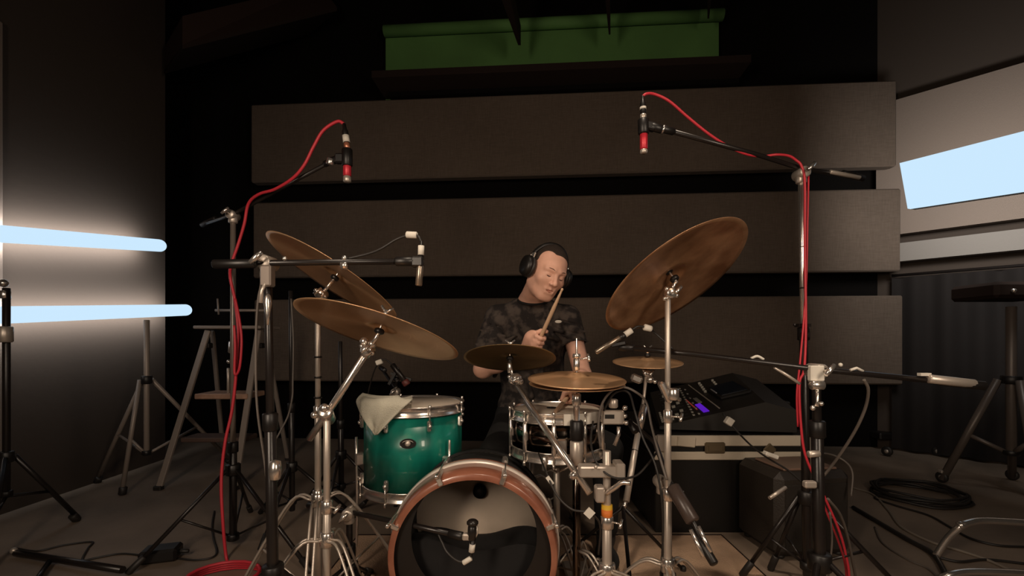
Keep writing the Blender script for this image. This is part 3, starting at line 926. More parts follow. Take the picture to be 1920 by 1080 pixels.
def drum(name, label, C, R, H, n_lug, shell_m, hoop_m, tilt=None, a0=0.0, lug_L=.045, rods=True, head_m=M_DRUMHEAD, group=None, long_lug=False):
    """C: centre of the top head"""
    t = thing(name, label, 'drum', V((C[0], C[1], C[2] - H)), group)
    C = V(C); B = C - V((0, 0, H))
    MB().lathe([(R - .006, .004), (R, .0), (R, H), (R - .006, H - .002), (R - .006, .004)], B, (0, 0, 1), 64).obj('shell', shell_m, t)
    MB().lathe([(0, .006), (R * .97, .006), (R + .002, -.002), (R + .002, -.006), (R * .95, .002), (0, .003)], C, (0, 0, 1), 64).obj('batter_head', head_m, t)
    MB().lathe([(0, -.001), (R + .001, -.001), (R + .001, .003), (0, .003)], B, (0, 0, 1), 48).obj('resonant_head', M_DRUMHEAD, t)
    for q, nm in ((C + V((0, 0, -.028)), 'top_hoop'), (B + V((0, 0, -.012)), 'bottom_hoop')):
        MB().lathe([(R + .004, 0), (R + .012, 0), (R + .013, .004), (R + .008, .008), (R + .007, .034), (R + .012, .038), (R + .010, .041), (R + .003, .040), (R + .004, 0)], q, (0, 0, 1), 64).obj(nm, hoop_m, t)
    for k in range(n_lug):
        a = a0 + 2 * math.pi * k / n_lug
        o = V((math.cos(a), math.sin(a), 0))
        if long_lug:
            MB().cyl(C + o * (R + .012) - V((0, 0, H * .86)), C + o * (R + .012) - V((0, 0, H * .18)), .0085, 12, .003).box(C + o * (R + .008) - V((0, 0, H * .5)), (.016, .016, .03), bev=.003).obj('lug', M_CHROME, t)
        else:
            lug(t, C + o * R - V((0, 0, .062)), o, lug_L)
            lug(t, B + o * R + V((0, 0, .055)), o, lug_L)
        if rods:
            MB().cyl(C + o * (R + .017) - V((0, 0, .06)), C + o * (R + .017) + V((0, 0, .012)), .003, 8).cyl(C + o * (R + .017) + V((0, 0, .004)), C + o * (R + .017) + V((0, 0, .020)), .0058, 8, .001).obj('tension_rod', M_CHROME, t)
            MB().cyl(B + o * (R + .017) - V((0, 0, .022)), B + o * (R + .017) + V((0, 0, .055)), .003, 8).cyl(B + o * (R + .017) - V((0, 0, .026)), B + o * (R + .017) - V((0, 0, .010)), .0058, 8, .001).obj('tension_rod', M_CHROME, t)
    return t


tomC = P(776, 757, 1.95)
tomR, tomH = .205, .345
ft = drum('floor_tom', 'green stained floor tom with chrome hoops at left of the bass drum', tomC, tomR, tomH, 8, M_GREENDRUM, M_CHROME, a0=math.radians(-62))
for a in (math.radians(205), math.radians(-42), math.radians(80)):
    o_ = V((math.cos(a), math.sin(a), 0))
    p_ = V((tomC.x, tomC.y, 0)) + o_ * (tomR + .03)
    lg = MB().tube(curve([p_ + V((0, 0, .56)), p_ + V((0, 0, .12)), p_ + o_ * .05 + V((0, 0, .02))], 4), .0055, 8).obj('leg', M_CHROME, ft)
    MB().cyl(p_ + o_ * .05, p_ + o_ * .05 + V((0, 0, .035)), .012, 10, .003).obj('rubber_foot', M_CABLE, lg)
    MB().box(p_ - o_ * .012 + V((0, 0, .47)), (.035, .035, .05), Matrix.Rotation(a, 3, 'Z'), bev=.006).obj('leg_bracket', M_CHROME, ft)
ab = math.radians(-84)
ob = V((math.cos(ab), math.sin(ab), 0))
pb = tomC + ob * (tomR + .001) - V((0, 0, .125))
Rb = Matrix((V((0, 0, 1)).cross(ob), ob, V((0, 0, 1)))).transposed()
mb = MB(); n_ = 24
vs = [];
for h_ in (0, .004):
    for k in range(n_):
        t_ = 2 * math.pi * k / n_
        vs.append(pb + ob * h_ + Rb @ V((.031 * math.cos(t_), 0, .019 * math.sin(t_))))
mb.add(vs, [tuple(range(n_ - 1, -1, -1)), tuple(range(n_, 2 * n_))] + [(k, (k + 1) % n_, n_ + (k + 1) % n_, n_ + k) for k in range(n_)], False)
bd = mb.obj('badge', M_BLACK, ft)
MB().lathe([(.0, .004), (.011, .004), (.011, .008), (.006, .011), (0, .011)], pb, ob, 16).tube([pb + ob * .006 + Rb @ V((.022 * math.cos(t_ / 10 * math.pi), 0, .012 * math.sin(t_ / 10 * math.pi))) for t_ in range(1, 10)], .0012, 6).obj('badge_emblem', M_STEEL, bd)

# towel over the tom: lies on the head, hangs over the front left rim in a point
tw = thing('towel', 'pale towel draped over the floor tom, hanging down in a point', 'towel', tomC + V((-.05, -.1, .02)))
vs = []; fs = []
nu, nv = 30, 34
def towel_pt(u, v_):
    # u across (0..1), v along: 0 back on the head, 1 tip over the rim
    a_l, a_r = math.radians(172), math.radians(262)
    ac = math.radians(244)
    wfull = 1.0 if v_ < .45 else max(0.0, 1 - (v_ - .45) / .55)
    a = ac + (u - .5) * math.radians(74) * wfull + (v_ - .45) * math.radians(6)
    if v_ < .45:
        rr = (tomR + .016) * (.30 + .70 * v_ / .45)
        z = .030 + .012 * math.sin(u * 9 + v_ * 3) + .02 * (v_ / .45) ** 3 * 1.0
        z = max(z, .016)
        return V((tomC.x + rr * math.cos(a), tomC.y + rr * math.sin(a), tomC.z + z))
    s = (v_ - .45) / .55
    rr = tomR + .017 + .022 * math.sin(min(1, s * 5) * math.pi / 2) + .008 * math.sin(u * 11 + s * 2) * s
    return V((tomC.x + rr * math.cos(a), tomC.y + rr * math.sin(a), tomC.z + .050 - .135 * s - .0 * s))
for j in range(nv):
    for i in range(nu):
        vs.append(towel_pt(i / (nu - 1), j / (nv - 1)))
for j in range(nv - 1):
    for i in range(nu - 1):
        fs.append((j * nu + i, j * nu + i + 1, (j + 1) * nu + i + 1, (j + 1) * nu + i))
mb = MB(); mb.add(vs, fs)
o = mb.obj('cloth', M_TOWEL, tw)
md = o.modifiers.new('thick', 'SOLIDIFY'); md.thickness = .005; md.offset = 1

# snare
snC = P(1044, 769, 1.80)
sn = drum('snare_drum', 'snare drum with black shell and pale head behind the hi-hat', snC, .172, .158, 10, M_DARKCHROME, M_CHROME, a0=math.radians(-99), long_lug=True)
tp_ = []
for t_ in range(-88, -34, 6):
    a = math.radians(t_); tp_.append(a)
mb = MB(); vs = []
for a in tp_:
    for r_, z_ in ((.1635, .0125), (.187, .0135), (.1885, -.026), (.186, -.028)):
        vs.append(snC + V((r_ * math.cos(a), r_ * math.sin(a), z_)))
n_ = len(tp_)
mb.add(vs, [(i * 4 + k, i * 4 + k + 1, i * 4 + k + 5, i * 4 + k + 4) for i in range(n_ - 1) for k in range(3)], False)
o = mb.obj('tape_strip', M_WHITETAPE, sn); md = o.modifiers.new('thick', 'SOLIDIFY'); md.thickness = .001
MB().box(snC + V((.0, -.182, -.105)), (.035, .02, .06), bev=.005).obj('snare_strainer', M_CHROME, sn)
MB().lathe([(0, .0085), (.02, .0085), (.02, .010), (0, .010)], snC + V((-.02, .01, 0)), (0, 0, 1), 16).obj('control_dot', M_BLACK, sn)
ss = thing('snare_stand', 'chrome basket stand holding the snare drum', 'drum stand', (snC.x, snC.y, 0))
bz = snC.z - .158
MB().cyl((snC.x, snC.y, .06), (snC.x, snC.y, bz - .07), .013, 14, .002).obj('tube', M_STEEL, ss)
for a in (-1.9, .2, 2.3):
    o_ = V((math.cos(a), math.sin(a), 0)); c_ = V((snC.x, snC.y, bz))
    MB().tube(curve([c_ - V((0, 0, .09)), c_ + o_ * .10 - V((0, 0, .05)), c_ + o_ * .188 - V((0, 0, .03)), c_ + o_ * .196 + V((0, 0, .0))], 4), .006, 8).cyl(c_ + o_ * .196 - V((0, 0, .03)), c_ + o_ * .196 + V((0, 0, .02)), .009, 10, .003).obj('basket_arm', M_CHROME, ss)
chrome_legs(ss, (snC.x, snC.y), .2, .24, (-1.2, .9, 3.0), low=.06)

# bass drum
bdC = P(886, 1050, 1.41)
bR = .265
bass = thing('bass_drum', 'bass drum with copper wooden hoop and open dark front head', 'drum', (bdC.x, bdC.y, 0))
AX = V((0, 1, 0))
c0 = V((bdC.x, bdC.y, bR + .008))
MB().lathe([(bR - .02, .0), (bR - .004, -.001), (bR, .003), (bR + .012, .080), (bR + .008, .084), (bR - .012, .091), (bR - .012, .006)], c0, AX, 96).obj('front_hoop', M_COPPER, bass)
MB().lathe([(bR + .006, .084), (bR + .014, .086), (bR + .017, .108), (bR - .004, .112)], c0, AX, 96).obj('metal_head_ring', mat('satin_ring', (.80, .72, .64), .35, metal=.25), bass)
MB().lathe([(bR - .004, .112), (bR + .015, .113), (bR + .016, .124), (bR - .008, .136)], c0, AX, 96).obj('shell_edge', M_COPPER, bass)
MB().lathe([(bR - .010, .060), (bR - .014, .10), (bR - .014, .33), (bR - .022, .33), (bR - .022, .06)], c0, AX, 96).obj('shell', M_TROUSER, bass)
# front head: a dark ring with a large opening set high
mb = MB(); n_ = 96
hole_r = 118 / FPX * 1.43; hc = c0 + V((.003, 0, P(0, 1013, 1.43).z - P(0, 1050, 1.43).z + .0))
vs = []
for y_, in ((.020,), (.024,)):
    for k in range(n_):
        t_ = 2 * math.pi * k / n_
        vs.append(c0 + V(((bR - .013) * math.cos(t_), y_, (bR - .013) * math.sin(t_))))
    for k in range(n_):
        t_ = 2 * math.pi * k / n_
        vs.append(V((hc.x + hole_r * math.cos(t_), c0.y + y_, hc.z + hole_r * math.sin(t_))))
fs = []
for k in range(n_):
    l_ = (k + 1) % n_
    fs.append((k, l_, n_ + l_, n_ + k)); fs.append((2 * n_ + k, 3 * n_ + k, 3 * n_ + l_, 2 * n_ + l_)); fs.append((n_ + k, n_ + l_, 3 * n_ + l_, 3 * n_ + k)); fs.append((k, 2 * n_ + k, 2 * n_ + l_, l_))
mb.add(vs, fs, False); mb.obj('front_head', M_BLACK, bass)
MB().lathe([(0, .332), (bR - .015, .332), (bR - .015, .336), (0, .336)], c0, AX, 72).obj('batter_head', M_BASSIN, bass)
MB().lathe([(bR - .014, .335), (bR - .008, .335), (bR - .008, .372), (bR - .014, .372), (bR - .014, .335)], c0, AX, 72).obj('rear_hoop', M_TROUSER, bass)
MB().lathe([(0, 0), (.026, .0), (.026, .02), (0, .02)], c0 + V((0, .312, .105)), AX, 20).obj('beater_patch', M_BLACK, bass)
for k in range(8):
    a = math.radians(90 + 22.5 + 45 * k) 
    o_ = V((math.cos(a), 0, math.sin(a)))
    if k in (0, 7):
        a = math.radians(90 + (23 if k == 0 else -21)); o_ = V((math.cos(a), 0, math.sin(a)))
    p_ = c0 + o_ * (bR + .004)
    s_ = o_.cross(AX)
    R_ = Matrix((s_, AX, o_)).transposed()
    cw = MB().box(p_ + AX * .045 + o_ * .004, (.017, .100, .010), R_, bev=.004).box(p_ - AX * .005 - o_ * .008, (.015, .010, .026), R_, bev=.003).obj('claw_hook', M_CHROME if k else M_STEEL, bass)
    MB().cyl(p_ + o_ * .013 - AX * .004, p_ + o_ * .013 + AX * .12, .003, 8).cyl(p_ + o_ * .013 - AX * .02, p_ + o_ * .013 + AX * .002, .0062, 8, .001).obj('tension_rod', M_CHROME, cw)
    MB().box(c0 + o_ * (bR + .003) + AX * .19, (.02, .07, .03), R_, bev=.006).obj('lug', M_CHROME, bass)
for s_ in (-1, 1):
    sp = MB().tube([c0 + V((s_ * bR * .86, .10, -.10)), (c0.x + s_ * .37, c0.y - .02, .03)], .007, 10).obj('spur', M_CHROME, bass)
    MB().cyl((c0.x + s_ * .365, c0.y - .02, .05), (c0.x + s_ * .378, c0.y - .022, .0), .011, 10, .003).obj('spur_tip', M_CABLE, sp)
# pillow inside
mb = MB(); vs = []; fs = []
nu, nv = 26, 14
for j in range(nv):
    for i in range(nu):
        u, v_ = i / (nu - 1), j / (nv - 1)
        x = -.215 + .43 * u; y = .075 + .24 * v_
        top = .005 + .028 * math.sin(u * 7 + 1.3) + .018 * math.sin(v_ * 6 + u * 4) - .05 * v_ - .03 * abs(u - .5)
        lim = -math.sqrt(max(0, (bR - .03) ** 2 - x * x)) + .01
        vs.append(c0 + V((x, y, max(top, lim))))
for j in range(nv):
    for i in range(nu):
        u, v_ = i / (nu - 1), j / (nv - 1)
        x = -.215 + .43 * u; y = .075 + .24 * v_
        lim = -math.sqrt(max(0, (bR - .026) ** 2 - x * x))
        vs.append(c0 + V((x, y, lim)))
N = nu * nv
for j in range(nv - 1):
    for i in range(nu - 1):
        a = j * nu + i
        fs += [(a, a + 1, a + nu + 1, a + nu), (N + a, N + a + nu, N + a + nu + 1, N + a + 1)]
for i in range(nu - 1):
    fs += [(i, N + i, N + i + 1, i + 1), (N - nu + i, N - nu + i + 1, 2 * N - nu + i + 1, 2 * N - nu + i)]
for j in range(nv - 1):
    a = j * nu; b = a + nu - 1
    fs += [(a, a + nu, N + a + nu, N + a), (b, N + b, N + b + nu, b + nu)]
mb.add(vs, fs); tag(mb.obj('pillow', M_PILLOW), 'black damping pillow lying inside the bass drum', 'pillow')
pd = thing('bass_drum_pedal', 'bass drum pedal with dark felt beater behind the bass drum', 'pedal', (bdC.x, bdC.y + .48, 0))
MB().box((bdC.x, bdC.y + .52, .02), (.09, .30, .012), Matrix.Rotation(.14, 3, 'X'), bev=.004).obj('foot_board', M_STEEL, pd)
for s_ in (-1, 1):
    MB().cyl((bdC.x + s_ * .045, bdC.y + .41, 0), (bdC.x + s_ * .045, bdC.y + .41, .19), .008, 10).obj('post', M_CHROME, pd)
MB().cyl((bdC.x - .05, bdC.y + .41, .185), (bdC.x + .05, bdC.y + .41, .185), .007, 10).obj('axle', M_CHROME, pd)
MB().tube([(bdC.x, bdC.y + .41, .18), (bdC.x, bdC.y + .40, .29)], .004).cyl((bdC.x, bdC.y + .377, .30), (bdC.x, bdC.y + .42, .30), .022, 16, .005).obj('beater', M_CABLE, pd)


# ------------------------------------------------------------------ microphone stands
# left overhead
b0 = P(437, 640, 2.1); b0.z = 0
fl = lambda px, py: P(px, py, CAM_Z * FPX / (py - 640))      # floor point under a pixel
mic_stand('microphone_stand', 'black tripod stand at left carrying the left overhead red microphone', b0, P(437, 404, 2.1),
          [fl(238, 1078), fl(585, 1075), fl(470, 960)], boom=[P(383, 420, 2.22), P(437, 402, 2.1), P(625, 300, 1.9)], r=.0165, hub_z=P(0, 880, 2.1).z, upper=.30,
          upper_m=mat('grey_stand_tube', (.20, .165, .14), .35, metal=.3), spread_z=.045)
mA = thing('microphone', 'left overhead microphone with red body pointing straight down', 'microphone', P(651, 300, 1.88))
MB().cyl(P(651, 330, 1.88), P(651, 300, 1.88), .0165, 20, .002).obj('red_body', M_REDMIC, mA)
MB().cyl(P(651, 342, 1.88), P(651, 330, 1.88), .0160, 20, .004).obj('grille', M_STEEL, mA)
MB().cyl(P(651, 312, 1.88), P(651, 279, 1.88), .0215, 20, .004).box(P(640, 298, 1.885), (.05, .03, .04), bev=.006).cyl(P(617, 303, 1.90), P(640, 297, 1.885), .0155, 14, .003).obj('clip', M_BLACK, mA)
MB().cyl(P(651, 279, 1.88), P(650, 268, 1.88), .0125, 16, .002).obj('copper_collar', mat('copper_collar', (.55, .22, .13), .3, metal=.6), mA)
MB().cyl(P(618, 309, 1.89), P(621, 298, 1.89), .0165, 14, .002).obj('steel_ring', M_CHROME, mA)
xlr('tape-wrapped cable connector on top of the left overhead microphone', P(645, 232, 1.88), P(650, 268, 1.88), (.62, .98), r=.0125)
cable('red microphone cable looping down the left overhead stand to the floor', [P(645, 232, 1.88), P(632, 228, 1.88), P(606, 245, 1.89), P(588, 275, 1.90), P(570, 310, 1.91), P(548, 335, 1.93), P(515, 355, 1.97), P(486, 364, 2.0), P(466, 382, 2.04),
      P(458, 420, 2.06), P(446, 460, 2.07), P(433, 498, 2.07), P(432, 522, 2.05), P(440, 560, 2.06), P(446, 610, 2.05), P(445, 660, 2.05), P(441, 720, 2.05), P(434, 775, 2.04), P(422, 830, 2.02), P(415, 900, 2.0), P(418, 980, 1.98), P(425, 1040, 1.97) + V((0, 0, -.02)), P(436, 1062, 1.9)*1], .0065, M_RED)
cable('second red cable hanging beside the left overhead stand', [P(441, 560, 2.03), P(449, 600, 2.02), P(453, 640, 2.02), P(449, 690, 2.02), P(440, 700, 2.03), P(441, 650, 2.03), P(439, 610, 2.03)], .0055, M_RED)
m_ = MB()
rc = fl(418, 1100); rc.z = 0
for k in range(4):
    pts = [rc + V((.16 * math.cos(t_ * .35) * (1 - .06 * k), .13 * math.sin(t_ * .35) * (1 - .06 * k), .010 + .012 * k)) for t_ in range(18)]
    m_.tube(pts, .0065, 8, closed=True)
tag(m_.obj('cable_coil', M_RED), 'coil of red cable on the floor at the bottom left', 'cable')

# left front boom over the kit
b1 = P(515, 640, 1.27); b1.z = 0
mic_stand('microphone_stand', 'thick black stand near the camera at left with a long level boom', b1, P(502, 494, 1.27),
          [b1 + V((.30, -.22, 0)), b1 + V((-.33, -.12, 0)), b1 + V((.02, .36, 0))], boom=[P(414, 495, 1.22), P(502, 493, 1.25), P(775, 490, 1.27)], r=.0150, hub_z=.30, upper=.62, spread_z=.10)
t_ = bpy.data.objects['microphone_stand.001']
MB().box(P(502, 518, 1.245), (.030, .03, .058), bev=.004).obj('clutch_plate', mat('grey_stand_tube', (.20, .165, .14), .35, metal=.3), t_)
MB().tube([P(498, 530, 1.235), P(491, 545, 1.23), P(489, 568, 1.23)], [.005, .0045, .006], 8).obj('clutch_lever', M_STEEL, t_)
MB().lathe([(0, 0), (.008, .01), (.011, .03), (.006, .06), (.004, .09), (0, .09)], P(502, 548, 1.245), (0, 0, -1), 14).obj('lock_cone', M_CHROME, t_)
MB().lathe([(0, 0), (.014, .006), (.0165, .03), (.014, .054), (0, .06)], P(516, 902, 1.25), (0, 0, 1), 16).obj('chrome_coupler', M_CHROME, t_)
MB().sphere(P(534, 485, 1.25), .007, 8).obj('boom_knob', M_CHROME, t_)
MB().sphere(P(646, 484, 1.26), .008, 8).cyl(P(640, 498, 1.26), P(652, 498, 1.26), .011, 10).obj('boom_knob', M_CHROME, t_)
mB = thing('microphone', 'slim microphone hanging from the level boom above the left crash cymbals', 'microphone', P(788, 500, 1.27))
MB().cyl(P(785, 536, 1.27), P(789, 486, 1.27), .0095, 18, .002).obj('body', mat('nickel_body', (.34, .28, .22), .3, metal=.8), mB)
MB().box(P(783, 491, 1.27), (.035, .024, .030), bev=.005).cyl(P(752, 490, 1.27), P(778, 490, 1.27), .0125, 14, .003).obj('clip', M_BLACK, mB)
xlr('taped cable connector above the slim microphone on the level boom', P(790, 452, 1.27), P(789, 487, 1.27), (.25, .75), r=.0078)
cable('grey cable arching over the slim microphone along the level boom', [P(790, 454, 1.27), P(785, 444, 1.27), P(772, 440, 1.28), P(745, 448, 1.29), P(715, 466, 1.29), P(690, 476, 1.28), P(648, 486, 1.27)], .0035, M_CABLE)
tag(MB().cyl(P(762, 440, 1.28), P(782, 441, 1.275), .0095, 14, .002).obj('tape_flag', M_WHITETAPE), 'white tape wrapped round the cable arching above the slim microphone', 'tape')
cable('thin grey cable dangling in loops beside the thick left stand', [P(487, 498, 1.28), P(490, 530, 1.28), P(484, 565, 1.29), P(480, 640, 1.30), P(482, 760, 1.31), P(500, 900, 1.3), P(505, 1040, 1.3)], .0035, M_GREYCABLE)

# thin black stand behind
b2 = P(548, 640, 2.35); b2.z = 0
mic_stand('microphone_stand', 'thin black upright stand left of the crash cymbals, behind the thick one', b2, P(545, 545, 2.35),
          [b2 + V((.3, .1, 0)), b2 + V((-.25, .15, 0)), b2 + V((-.0, -.3, 0))], r=.014, hub_z=.3, upper=.5)
cable('thin dark cable curving down from the thin black stand', [P(546, 560, 2.3), P(550, 640, 2.3), P(549, 715, 2.28), P(548, 745, 2.26), P(540, 780, 2.25), P(525, 810, 2.22), P(513, 835, 2.2), P(511, 870, 2.2)], .0045, M_GREYCABLE)
b2 = P(640, 640, 2.6); b2.z = 0
mic_stand('microphone_stand', 'black stand partly hidden behind the left cymbals, beside the floor tom', b2, P(638, 640, 2.6),
          [b2 + V((.25, .1, 0)), b2 + V((-.25, .15, 0)), b2 + V((-.0, -.25, 0))], r=.016, hub_z=.3, upper=.5)

# tom microphone
mT = thing('microphone', 'black microphone with a taped cable pointing down at the floor tom', 'microphone', P(745, 700, 2.1))
MB().cyl(P(760, 716, 2.1), P(735, 683, 2.1), .013, 16, .003).obj('body', M_BLACKMET, mT)
MB().cyl(P(764, 722, 2.1), P(758, 713, 2.1), .018, 16, .004).obj('grille', mat('dark_red_grille', (.12, .03, .025), .5), mT)
MB().box(P(738, 705, 2.1), (.012, .012, .09), Matrix.Rotation(.5, 3, 'Y')).box(P(752, 706, 2.11), (.10, .012, .012), Matrix.Rotation(.3, 3, 'Y')).obj('clip', M_BLACK, mT)
tag(MB().box(P(711, 679, 2.1), (.030, .02, .022), Matrix.Rotation(-.35, 3, 'Y'), bev=.003).obj('tape_flag', M_WHITETAPE), 'small white tape flag near the floor tom microphone', 'tape')
cable('thin dark cable running from the floor tom microphone past a small white flag', [P(736, 684, 2.1), P(722, 674, 2.1), P(711, 679, 2.1), P(700, 700, 2.15), P(690, 740, 2.25), P(680, 800, 2.3)], .0035, M_CABLE)
b2 = P(742, 640, 2.42); b2.z = 0
mic_stand('microphone_stand', 'low black stand behind the floor tom holding its microphone', b2, P(742, 735, 2.35),
          [b2 + V((.25, .1, 0)), b2 + V((-.25, .15, 0)), b2 + V((-.0, .25, 0))], boom=[P(715, 690, 2.45), P(742, 728, 2.35), P(745, 712, 2.12)], r=.012, hub_z=.25, upper=.5)

# right overhead
b3 = P(1514, 640, 1.72); b3.z = 0
tt = mic_stand('microphone_stand', 'tall chrome-topped stand at right carrying the right overhead red microphone', b3, P(1502, 326, 1.70),
          [fl(1390, 1082) + V((0, .0, 0)), b3 + V((.33, -.10, 0)), b3 + V((-.05, .16, 0))], boom=[P(1612, 333, 1.78), P(1502, 316, 1.70), P(1420, 290, 1.66), P(1240, 241, 1.55)], r=.0150, hub_z=.36, upper=.62,
          upper_m=M_CHROME, spread_z=.10)
for y_ in (382, 463, 540):
    collar(tt, P(1503.5 + (y_ - 330) * .012, y_, 1.703), (0, 0, 1), .0125, .006, M_BLACK, 'ring')
MB().box(P(1505, 610, 1.70), (.045, .03, .012)).sphere(P(1490, 609, 1.69), .006, 8).sphere(P(1514, 627, 1.69), .006, 8).box(P(1507, 628, 1.70), (.03, .03, .018)).obj('cable_clip', M_BLACKMET, tt)
MB().cyl(P(1556, 322, 1.73), P(1612, 333, 1.77), .008, 12, .002).obj('boom_tail', M_STEEL, tt)
MB().sphere(P(1524, 310, 1.70), .009, 8).obj('boom_knob', M_STEEL, tt)
mR = thing('microphone', 'right overhead microphone with red body pointing straight down', 'microphone', P(1207, 235, 1.55))
MB().cyl(P(1207, 280, 1.55), P(1207, 240, 1.55), .0130, 20, .002).obj('red_body', M_REDMIC, mR)
MB().cyl(P(1207, 288, 1.55), P(1207, 280, 1.55), .0125, 20, .003).obj('grille', M_STEEL, mR)
MB().cyl(P(1207, 252, 1.55), P(1206, 223, 1.55), .0190, 20, .004).box(P(1218, 237, 1.55), (.04, .024, .03), Matrix.Rotation(.2, 3, 'Y'), bev=.005).cyl(P(1220, 237, 1.55), P(1242, 243, 1.55), .0140, 14, .003).obj('clip', M_BLACK, mR)
MB().cyl(P(1241, 242, 1.55), P(1245, 243, 1.55), .0150, 14, .002).obj('steel_ring', M_CHROME, mR)
MB().cyl(P(1206, 223, 1.55), P(1206, 214, 1.55), .0105, 16, .002).obj('collar', M_STEEL, mR)
xlr('black cable connector on top of the right overhead microphone', P(1205, 180, 1.55), P(1206, 215, 1.55), (.6, .72), r=.0095)
cable('red microphone cable arching from the right overhead microphone to the stand', [P(1205, 181, 1.55), P(1212, 176, 1.55), P(1228, 177, 1.56), P(1255, 190, 1.57), P(1290, 220, 1.59), P(1330, 252, 1.61), P(1370, 277, 1.63), P(1403, 290, 1.65), P(1430, 293, 1.67),
      P(1455, 290, 1.66), P(1478, 292, 1.665), P(1492, 300, 1.67), P(1503, 312, 1.67), P(1509, 345, 1.67), P(1509, 460, 1.67), P(1511, 600, 1.67), P(1508, 690, 1.66), P(1499, 720, 1.66), P(1502, 800, 1.66), P(1512, 860, 1.66), P(1545, 930, 1.67), P(1575, 1000, 1.68), P(1590, 1060, 1.68), fl(1602, 1128) + V((0, 0, .005)), fl(1680, 1150) + V((0, 0, .005))], .0045, M_RED)
cable('thinner red cable running down beside the right overhead stand', [P(1516, 330, 1.69), P(1514, 420, 1.68), P(1512, 520, 1.68), P(1507, 600, 1.67), P(1500, 680, 1.66), P(1494, 740, 1.66), P(1496, 800, 1.67)], .0035, M_RED)
cable('red cable crossing the amplifier front beside the right stands', [P(1524, 860, 1.5), P(1530, 900, 1.52), P(1550, 960, 1.55), P(1570, 1010, 1.6), P(1585, 1060, 1.62), fl(1596, 1135) + V((0, 0, .005)), fl(1660, 1170) + V((0, 0, .005))], .0035, M_RED)
cable('grey-brown cable hanging beside the right stands down to the floor', [P(1552, 935, 1.5), P(1575, 965, 1.52), P(1590, 1010, 1.55), P(1600, 1060, 1.58), P(1606, 1090, 1.6)], .0045, M_GREYCABLE)
cable('pale thin cable hanging right of the amplifier front', [P(1556, 960, 1.5), P(1560, 1010, 1.5), P(1556, 1060, 1.5), P(1552, 1090, 1.5)], .003, M_GREYCABLE)

# right front long boom
b4 = P(1540, 640, 1.34); b4.z = 0
tt = mic_stand('microphone_stand', 'black stand near the camera at right with a long boom crossing over the mixing console', b4, P(1530, 695, 1.34),
          [b4 + V((.24, -.30, 0)), b4 + V((-.25, -.25, 0)), b4 + V((.14, .28, 0))], boom=[P(1832, 722, 1.26), P(1530, 692, 1.32), P(1300, 664, 1.42), P(1160, 650, 1.50)], r=.0165, hub_z=.30, upper=.80, spread_z=.10)
MB().box(P(1530, 700, 1.315), (.040, .02, .045), bev=.003).obj('white_tape_tag', M_WHITETAPE, tt)
MB().cyl(P(1520, 722, 1.30), P(1544, 722, 1.30), .014, 14, .003).tube([P(1532, 726, 1.30), P(1533, 752, 1.30), P(1531, 762, 1.30)], [.006, .004, .007], 8).sphere(P(1524, 765, 1.30), .008, 8).sphere(P(1540, 757, 1.30), .007, 8).obj('clutch_lever', M_CHROME, tt)
MB().cyl(P(1740, 710, 1.27), P(1828, 720, 1.262), .0125, 14, .003).obj('boom_tail', M_STEEL, tt)
MB().box(P(1733, 702, 1.275), (.03, .012, .008)).obj('boom_tape', M_WHITETAPE, tt)
MB().tube([P(1594, 694, 1.30), P(1606, 690, 1.30), P(1618, 696, 1.30)], .004, 8).sphere(P(1576, 684, 1.31), .006, 8).obj('boom_tape', M_WHITETAPE, tt)
MB().tube([P(1452, 689, 1.36), P(1478, 705, 1.36), P(1500, 720, 1.35)], .0045, 8).obj('clutch_handle', M_STEEL, tt)
MB().tube(curve([P(1408, 672, 1.375), P(1420, 668, 1.372), P(1432, 674, 1.37)], 4), .004, 8).obj('cable_tie', M_WHITETAPE, tt)
MB().cyl(P(1515, 852, 1.32), P(1536, 850, 1.32), .010, 12, .002).obj('side_clamp', M_STEEL, tt)
MB().box(P(1518, 908, 1.31), (.035, .02, .02), bev=.004).obj('side_clamp', M_STEEL, tt)
cable('black cable sagging from the long right boom to the floor', [P(1620, 712, 1.29), P(1628, 730, 1.30), P(1624, 760, 1.33), P(1610, 795, 1.36), P(1590, 830, 1.40), P(1568, 862, 1.44), P(1545, 892, 1.46)], .0042, M_GREYCABLE)
mS = thing('microphone', 'silver microphone pointing down left, at the end of the long right boom', 'microphone', P(1150, 640, 1.46))
MB().cyl(P(1117, 661, 1.46), P(1164, 632, 1.46), .0080, 18, .002).obj('body', mat('nickel_body', (.34, .28, .22), .3), mS)
MB().cyl(P(1162, 634, 1.46), P(1172, 628, 1.46), .0095, 16, .002).box(P(1158, 645, 1.48), (.05, .02, .014), Matrix.Rotation(-.2, 3, 'Y'), bev=.003).obj('clip', M_BLACK, mS)
xlr('cable connector with white tape behind the silver microphone at right', P(1186, 618, 1.46), P(1170, 629, 1.46), (.1, .9), r=.0088)
cable('short black cable curving away from the silver microphone', [P(1186, 618, 1.46), P(1197, 612, 1.46), P(1214, 615, 1.47), P(1232, 628, 1.47), P(1262, 655, 1.45)], .0035, M_CABLE)
tag(MB().cyl(P(1207, 613, 1.468), P(1222, 617, 1.470), .0105, 14, .002).obj('tape_flag', M_WHITETAPE), 'white tape wrapped round the cable behind the silver microphone', 'tape')

